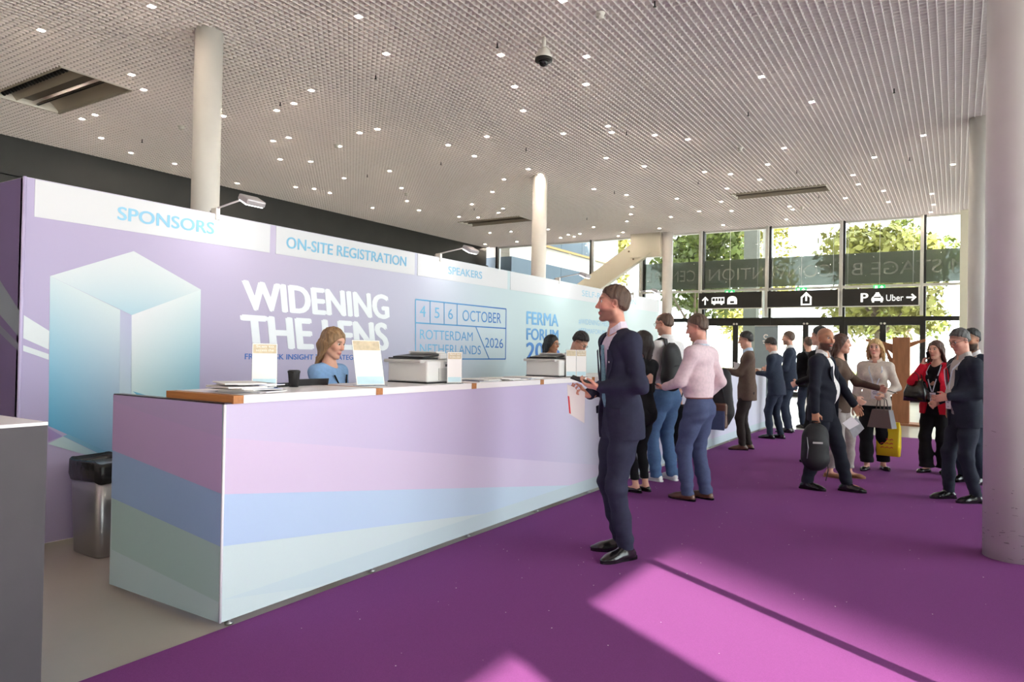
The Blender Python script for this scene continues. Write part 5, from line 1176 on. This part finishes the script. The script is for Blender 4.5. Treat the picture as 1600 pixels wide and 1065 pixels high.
# ---- 4: man in pink shirt
P = Person('man in pale pink shirt and blue trousers with brown belt looking at his phone', (1090, 780), 118, 1.80, res=.0065, head_yaw=.25, head_pitch=.25, lh=(.30, .12, 1.08), rh=(.08, -.22, .95), lel=(-.4, .6, -.8), lf=(.05, .11), rf=(-.04, -.09), lfa=.0, rfa=-.1, skin='pink', build=1.04, palm=((0, -.4, .9), None))
P.body(beard=((120, 80, 66), .4)).eyes(); P.hair(H_brown, 'short', vol=.014, res=.005); P.shirt(M_pinks, g=.012, hem=-.06, belly=.03, amp=.0045, r=(.060, .051, .040)); P.collar(M_pinks, .04, .068)
P.trousers(M_btrou, (.102, .072, .06), amp=.004, hem=.01); P.shoes(M_shoebr, M_shoeb); P4 = P
B = SDF(); B.cone(P.hip+P.up*.065*P.k, P.hip+P.up*.066*P.k, .170*P.k, .170*P.k, .01, (P.fw, .70)); B.cut((0, 0, 1), P.hip+P.up*.085*P.k); B.cut((0, 0, -1), P.hip+P.up*.05*P.k); P.part('belt', B, M_belt, res=.007)
mb = MB(); mb.strip([Vector(P.neck0+P.lf_*.082*math.sin(a)+P.fw*(-.084*math.cos(a))+P.up*.02) for a in np.linspace(-1.9, 1.9, 14)], Vector(P.up*.018), .003); mb.build('lanyard', M_lany, P.root)
w = P.W(P.wri[1]+P.hdir[1]*.11+np.array([0, 0, .035])); fwd = P.W(P.hdir[1])-P.W((0, 0, 0)); lft = Vector((-fwd.y, fwd.x, 0)).normalized(); phone('dark smartphone in the hand of the man in the pink shirt', w, fwd+Vector((0, 0, .4)), lft, (fwd+Vector((0, 0, .4))).cross(lft))
# bags on his right shoulder
sh = P.W(P.sho[-1]+P.up*.035); c = P.W(np.array([-.02, -.33, .98])); ex = P.W((1, 0, 0))-P.W((0, 0, 0)); rzp = P.root.rotation_euler.z
t = thing('tote_bag', 'black tote bag with white lettering hanging from the pink shirted man', 'bag', c, rz=rzp+.25)
B = SDF(); B.cone((0, 0, -.16), (0, 0, .15), .17, .15, .02, (np.array([0, 1., 0]), .32)); V, F_ = B.mesh(.009, folds(.003, 1.0, 4)); obj('bag_body', np_mesh('bag_body', V, F_), M_bag, t)
s_l = toloc_t(t, sh); mb = MB(); mb.strip([Vector((-.10, .0, .14)), s_l*.5+Vector((-.06, 0, .07)), s_l+Vector((0, -.02, .03)), s_l*.5+Vector((.06, 0, .07)), Vector((.10, 0, .14))], Vector((0, .03, 0)), .006); mb.build('strap', M_bag, t)
mb = MB(); word(mb, 'ON', Vector((.09, -.062, -.10)), Vector((-.06, -.062, -.10)), Vector((.09, -.062, -.01)), .03); mb.build('lettering', M_badge, t)
c = P.W(np.array([.03, -.30, .82])); t = thing('leather_bag', 'brown leather briefcase hanging below the black tote bag', 'bag', c, rz=rzp+.15)
MB().box((-.17, -.045, -.15), (.17, .045, .10), bev=.025).build('bag_body', M_shoebr, t); MB().box((-.172, -.05, -.02), (.172, .05, .105), bev=.02).build('flap', M_shoebr, t); MB().box((.05, -.056, -.10), (.08, -.046, .02)).build('buckle_strap', M_shoebr, t)
MB().box((-.16, .05, -.16), (.16, .065, .03), bev=.006).build('laptop_sleeve', M_btrou, t); mb = MB(); mb.strip([Vector((-.15, 0, .10)), toloc_t(t, sh)+Vector((-.03, -.03, .01)), Vector((.15, 0, .10))], Vector((0, .03, 0)), .005); mb.build('strap', M_blk, t)
# black bag standing in the hand of someone at the counter
c = P3.W(P3.wri[-1]+P3.hdir[-1]*.085*P3.k); t = thing('black_holdall', 'black fabric bag hanging between the men in white and pink shirts', 'bag', (c.x, c.y, c.z-.262), rz=P3.root.rotation_euler.z)
B = SDF(); B.cone((0, 0, -.17), (0, 0, .14), .17, .14, .03, (np.array([0, 1., 0]), .4)); V, F_ = B.mesh(.01, folds(.003, 1.0, 1)); obj('bag_body', np_mesh('bag_body', V, F_), M_bag, t)
for sd in (1, -1): mb = MB(); mb.tube([(-.07, .03*sd, .16), (-.05, .02*sd, .27), (.05, .02*sd, .27), (.07, .03*sd, .16)], .008); mb.build('handle', M_bag, t)
# ---- 5: man in brown jacket
P = Person('man in brown jacket and glasses reading papers at the far counter', (1166, 702), 92, 1.76, res=.0085, head_pitch=.22, lh=(.36, .08, 1.20), rh=(.36, -.06, 1.18), lf=(.05, .09), rf=(-.03, -.09), palm=((0, -.4, .9), (0, .4, .9)))
P.body(); P.hair(H_dark, 'short', vol=.014); P.glasses(M_wireg); P.shirt(mat('pale_blue_shirt', srgb(190, 208, 230), .8), g=-.004, sleeves=False); P.collar(MATS['pale_blue_shirt']); P.jacket(M_brownj, hem=.18, bot=.14); P.trousers(M_dkbrown); P.shoes(M_shoebr, M_shoeb)
w = P.W(P.wri[1]+P.hdir[1]*.10); d_ = (w-CP).dot(CF); sheet('papers', 'printed white papers held by the man in the brown jacket', [at(1146, 565, d_), at(1147, 580, d_-.08), at(1163, 583, d_-.08), at(1163, 569, d_)], M_paper)
# ---- 6, 7: two men in navy at the end of the counter
P = Person('man in navy suit bending his head at the end of the counter', (1212, 685), 112, 1.72, res=.010, head_pitch=.55, lean=.10, lh=(.33, .06, 1.15), rh=(.33, -.08, 1.15), lf=(.06, .09), rf=(-.05, -.09)); P.body(); P.hair(H_dark, 'short', vol=.013); P.shirt(M_whites, g=-.004, sleeves=False); P.collar(M_whites); P.jacket(M_navy3, hem=.17, bot=.14); P.trousers(M_navy3); P.shoes(M_shoeb)
P = Person('taller bearded man in blue navy suit behind the bending man', (1232, 675), 98, 1.86, res=.010, head_pitch=.05, lh=(.30, .12, 1.10), rh=(.33, -.08, 1.12)); P.body(beard=((90, 64, 54), .6)); P.hair(H_brown, 'short', vol=.013); P.shirt(M_whites, g=-.004, sleeves=False); P.collar(M_whites); P.jacket(M_navy3, hem=.17, bot=.14); P.trousers(M_navy3); P.shoes(M_shoeb)
# ---- 8: man with rucksack further back
P = Person('brown haired man in black jacket with a rucksack near the doors', (1262, 669), 150, 1.78, res=.011); P.body(); P.hair(H_brown, 'short', vol=.013); P.jacket(M_blacks, hem=.12, open_=False); P.trousers(M_navy3); P.shoes(M_shoeb); pack(P, 'black rucksack worn by the brown haired man near the doors')
# ---- 9: black haired man behind the bald man, 10: woman in patterned trousers
P = Person('black haired man in dark jacket standing behind the bald man', None, 120, 1.80, res=.009, pos=at(1280, 700, 9.3), lh=(.22, .16, 1.05)); P.body(); P.hair(H_black, 'short', vol=.020, back=-.075); P.shirt(M_whites, g=-.004, sleeves=False); P.collar(M_whites, .045, .07); P.jacket(M_blacks, hem=.16); P.trousers(M_blacks); P.shoes(M_shoeb)
P = Person('woman in zebra patterned trousers pointing with a pen behind the bald man', (1310, 745), -78, 1.68, female=True, res=.009, lh=(.42, .10, 1.13), rh=(.2, -.15, 1.0), lf=(.10, .07), rf=(-.08, -.07), curl=(.9, .5)); P.body(); P.hair(H_chest, 'long'); P.shirt(M_brownj, g=.006, hem=.12); P.trousers(M_zebra, (.09, .062, .055), hem=.08); P.shoes(mat('tan_leather', srgb(150, 104, 70), .4), kind='flat')
mb = MB(); a = P.W(P.wri[1]+P.hdir[1]*.09); f_ = P.W(P.hdir[1])-P.W((0, 0, 0)); t = thing('pen', 'dark pen in the fingers of the pointing woman', 'pen', a); mb.tube([f_*-.03, f_*.11], .005); mb.build('barrel', M_blk, t); mb = MB(); mb.tube([f_*.11, f_*.125], [.005, .001]); mb.build('tip', M_alu, t)
# ---- 11: bald man with bag
P = Person('bald bearded man in dark navy suit and open white shirt carrying a black bag', (1284, 764), -72, 1.72, res=.007, head_yaw=-.55, head_pitch=.08, rh=(.02, -.30, .82), lh=(.30, .22, .88), lf=(.22, .10), rf=(-.12, -.10), lfa=.1, rfa=.0, skin='tan', build=1.08, curl=(.6, 1.2))
P.body(beard=((52, 42, 40), .85), hairline=((120, 88, 74), lambda x: .02+.6*(x+.02), .35)).eyes(); P.shirt(M_whites, g=-.010, sleeves=False, belly=.035); P.collar(M_whites, .046, .073, .6); P.jacket(M_navy2, hem=.17, bot=.05, w0=.05, w1=.085, belly=.05); P.trousers(M_navy2, (.104, .072, .06)); P.shoes(M_shoeb); lapels(P, M_navy2, .012); P11 = P
w = P.W(P.wri[-1]+P.hdir[-1]*.09); t = thing('laptop_bag', 'black laptop rucksack hanging from the hand of the bald man', 'bag', (w.x, w.y, w.z-.30), rz=P.root.rotation_euler.z+.5); t.scale = (.86, .86, .86); t.location.z += .035
B = SDF(); B.cone((0, 0, -.13), (0, 0, .13), .165, .15, .03, (np.array([0, 1., 0]), .55)); B.cone((0, -.07, -.12), (0, -.07, .02), .12, .12, .03, (np.array([0, 1., 0]), .4)); V, F_ = B.mesh(.008, folds(.002, 1, 3)); obj('bag_body', np_mesh('bag_body', V, F_), M_bag, t)
mb = MB(); mb.tube([(-.06, 0, .22), (-.045, 0, .30), (.045, 0, .30), (.06, 0, .22)], .011); mb.build('handle', M_bag, t); mb = MB(); mb.tube([(-.11, -.105, .12), (-.10, -.125, .0), (-.11, -.12, -.13)], .004); mb.build('zip', M_alu, t)
mb = MB(); mb.strip([Vector((.13, 0, -.1)), Vector((.15, .02, -.28)), Vector((.12, .0, -.40))], Vector((.0, .035, 0)), .004); mb.build('loose_strap', M_bag, t); MB().box((-.05, -.135, .05), (.06, -.125, .07)).build('grey_tab', M_prg, t)
w = P.W(P.wri[1]+P.hdir[1]*.10); d_ = (w-CP).dot(CF)
sheet('badge_card', 'white visitor card held in the hand of the bald man', [at(1316, 661, d_), at(1327, 671, d_), at(1343, 662, d_), at(1331, 650, d_)], M_badge); sheet('grey_folder', 'grey folder under the white card held by the bald man', [at(1327, 672, d_+.03), at(1334, 685, d_+.03), at(1350, 669, d_+.03), at(1337, 649, d_+.03)], M_grey, .006, 'folder')
# ---- 12: blond woman in beige
P = Person('smiling blond woman in beige jacket and black trousers with a lanyard badge', (1366, 733), 8, 1.64, female=True, res=.0075, rh=(.02, -.27, .84), lh=(.20, .13, 1.03), lel=(-.6, .8, -.6), lf=(-.08, .09), rf=(.10, -.07), lfa=.5, rfa=-.2, build=1.0, head_yaw=-.05, curl=(1.1, .3))
P.body(lips=(200, 96, 96), cheek=.2).eyes((90, 120, 150)); P.hair(H_blond, 'bob', res=.0055, vol=.016); P.jacket(M_beige, hem=.05, g=.012, open_=False, flare=.02, cuff=.12, r=(.058, .052, .050)); P.collar(M_beige, .035, .075, .4); P.trousers(M_blacks, (.105, .08, .075), hem=.07, wide=.01); P.shoes(M_shoeb, kind='flat'); P.lanyard(M_lany, M_badge, g=.05, drop=.19, side=.02); P12 = P
w = P.W(P.wri[1]+P.hdir[1]*.02); t = thing('handbag', 'brown and grey trapezoid handbag on the arm of the blond woman', 'bag', (w.x, w.y-.03, w.z-.26), rz=P.root.rotation_euler.z+1.2)
mb = MB(); mb.prism([Vector((-.15, -.06, -.12)), Vector((.15, -.06, -.12)), Vector((.10, -.045, .10)), Vector((-.10, -.045, .10))], (0, .11, 0)); mb.build('bag_body', mat('taupe_leather', srgb(104, 84, 80), .45), t); mb = MB(); mb.prism([Vector((.15, -.058, -.12)), Vector((.153, .052, -.12)), Vector((.103, .05, .10)), Vector((.10, -.043, .10))], (.004, 0, .001)); mb.build('side_gusset', mat('grey_leather', srgb(120, 116, 122), .45), t)
for sd in (-.045, .05): mb = MB(); mb.tube([(-.05, sd, .10), (-.04, sd*.5, .22), (.0, sd*.3, .25), (.04, sd*.5, .22), (.05, sd, .10)], .006); mb.build('handle', MATS['taupe_leather'], t)
t = thing('yellow_bag', 'yellow plastic carrier bag with red print beside the blond woman', 'bag', (w.x+.06, w.y+.18, w.z-.52), rz=P.root.rotation_euler.z+1.45)
mb = MB(); loft(mb, [(rrect(.26, .09, .02), -.22), (rrect(.27, .12, .03), -.1), (rrect(.27, .09, .02), .12), (rrect(.24, .03, .01), .20)]); mb.build('bag_body', mat('yellow_plastic', srgb(236, 206, 30), .35, bump=.5, bscale=12), t)
for r_ in range(3):
    for q in range(3):
        mb = MB(); mb.tube([(-.075+.05*q, -.062, -.12+.05*r_), (-.05+.05*q, -.064, -.105+.05*r_), (-.035+.05*q, -.062, -.118+.05*r_)], .005, 6); mb.build('red_print', mat('red_ink', srgb(214, 52, 60), .6), t)
for sd in (-.02, .02): mb = MB(); mb.tube([(-.05, sd, .19), (-.03, sd*.5, .30), (.03, sd*.5, .30), (.05, sd, .19)], .006); mb.build('handle', MATS['yellow_plastic'], t)
# ---- 13: woman in red
P = Person('woman in red jacket and black trousers talking on the phone', (1462, 738), 24, 1.63, female=True, res=.0075, rh=(.11, -.13, 1.46), lh=(.10, .24, .90), rel_=(.35, -.45, -1), lf=(-.04, .08), rf=(.06, -.08), lfa=.3, rfa=-.2, head_yaw=-.1, head_pitch=.05, hdir=(None, (-.05, .2, 1)), palm=(None, (0, .9, .2)), curl=(.5, .9), skin='fair')
P.body(lips=(180, 70, 76)).eyes(); P.hair(H_chest, 'long', res=.0055, vol=.014); P.shirt(M_blacks, g=-.002, sleeves=False); P.jacket(M_red, hem=.13, g=.012, bot=.0, w0=.07, w1=.09, flare=.03); P.trousers(M_blacks, (.096, .07, .068), hem=.03, wide=.02); P.shoes(M_shoeb, kind='flat'); P.lanyard(M_lany, M_badge, g=.03, drop=.17)
w = P.W(P.wri[-1]+P.hdir[-1]*.10+np.array([-.01, .035, 0])); ex = P.W((0, 0, 1))-P.W((0, 0, 0))+(P.W((.35, 0, 0))-P.W((0, 0, 0))); ey = P.W((1, 0, -.35))-P.W((0, 0, 0)); phone('black smartphone at the ear of the woman in red', w, ex, ey, ex.cross(ey))
w = P.W(P.elb[1]*.3+P.wri[1]*.7); t = thing('black_handbag', 'black handbag on the arm of the woman in red', 'bag', at(1432, 610, depth_of(P.root)+.05), rz=P.root.rotation_euler.z+1.4)
mb = MB(); loft(mb, [(rrect(.30, .12, .03), -.13), (rrect(.28, .13, .03), -.02), (rrect(.19, .07, .02), .12)]); mb.build('bag_body', M_shoeb, t)
for sd in (-.03, .03): mb = MB(); mb.tube([(-.05, sd, .12), (-.045, sd, .19), (0, sd, .225), (.045, sd, .19), (.05, sd, .12)], .006); mb.build('handle', M_shoeb, t)
# ---- 14, 15: two men by the thick column
P = Person('black bearded man with lanyard standing behind the man in the charcoal suit', None, 35, 1.76, res=.009, pos=(.16, 9.6), skin='olive', head_pitch=.15); P.body(beard=((30, 26, 26), .92)).eyes(); P.hair(H_black, 'short', vol=.012); P.shirt(M_whites, g=-.004, sleeves=False); P.collar(M_whites); P.jacket(M_navy3, hem=.15); P.trousers(M_navy3); P.shoes(M_shoeb); P.lanyard(M_lany, M_badge, g=.03)
P = Person('grey haired man in charcoal suit with glasses and lanyard looking down', None, 62, 1.72, res=.0075, pos=onz(1507, 783, 0), head_pitch=.38, head_yaw=.25, lean=.05, lh=(.22, .10, 1.08), rh=(.20, -.14, 1.02), rf=(.10, -.10), lf=(-.05, .10), rfa=.15, skin='pink', build=1.06)
P.body().eyes(); P.hair(H_grey, 'short', vol=.009, res=.005); P.glasses(M_wireg); P.shirt(mat('taupe_shirt', srgb(186, 176, 172), .8), g=.002, sleeves=False, belly=.04); P.collar(MATS['taupe_shirt']); P.jacket(M_char, hem=.16, bot=.08, w0=.03, w1=.085, belly=.04); P.trousers(M_char); P.shoes(M_shoeb); lapels(P, M_char, .012); P.lanyard(M_lany, M_badge, g=.06, drop=.17, width=.02)
# ---- behind the counter
yw = onx(516, 560, -4.02).y
P = Person('long haired woman in light blue top seated behind the counter', None, -52, 1.56, female=True, res=.006, pos=(-4.02, yw), head_pitch=.28, lh=(.26, .10, 1.0), rh=(.26, -.1, 1.0)); P.body(lips=(190, 100, 100), cheek=.2).eyes(); P.hair(H_dkblond, 'wavy', res=.0048, vol=.014); P.shirt(M_ltblue, g=.004, hem=.05, r=(.058, .056, .05), end=.55, neck=.085); P.trousers(M_blacks, (.09, .06, .05)); P.shoes(M_shoeb, kind='flat')
mb = MB()
for sd in (1, -1): mb.strip([Vector(P.surf(.085*sd, .46, .040)), Vector(P.surf(.05*sd, .38, .060)), Vector(P.surf(.006*sd, .27, .060))], Vector(P.lf_*.016), .003)
mb.build('neck_trim', M_blacks, P.root)
P = Person('dark curly haired woman with glasses behind the second printer', None, -60, 1.62, female=True, res=.008, pos=(-4.5, onx(860, 545, -4.5).y), head_pitch=.1, skin='tan'); P.body().eyes(); P.hair(H_black, 'wavy', res=.007, vol=.018); P.glasses(M_wireg); P.shirt(M_blacks, g=.006, hem=.05); P.trousers(M_blacks); P.shoes(M_shoeb, kind='flat')
P = Person('dark haired man in black jumper and glasses bending over the counter', None, -62, 1.72, res=.0075, pos=(-4.15, onx(872, 545, -4.15).y), lean=.42, head_pitch=.55, lh=(.50, .14, .95), rh=(.50, -.14, .95)); P.body().eyes(); P.hair(H_dark, 'short', vol=.018, res=.0055); P.glasses(M_wireg); P.shirt(M_blacks, g=.012, hem=.04); P.trousers(M_blacks); P.shoes(M_shoeb)
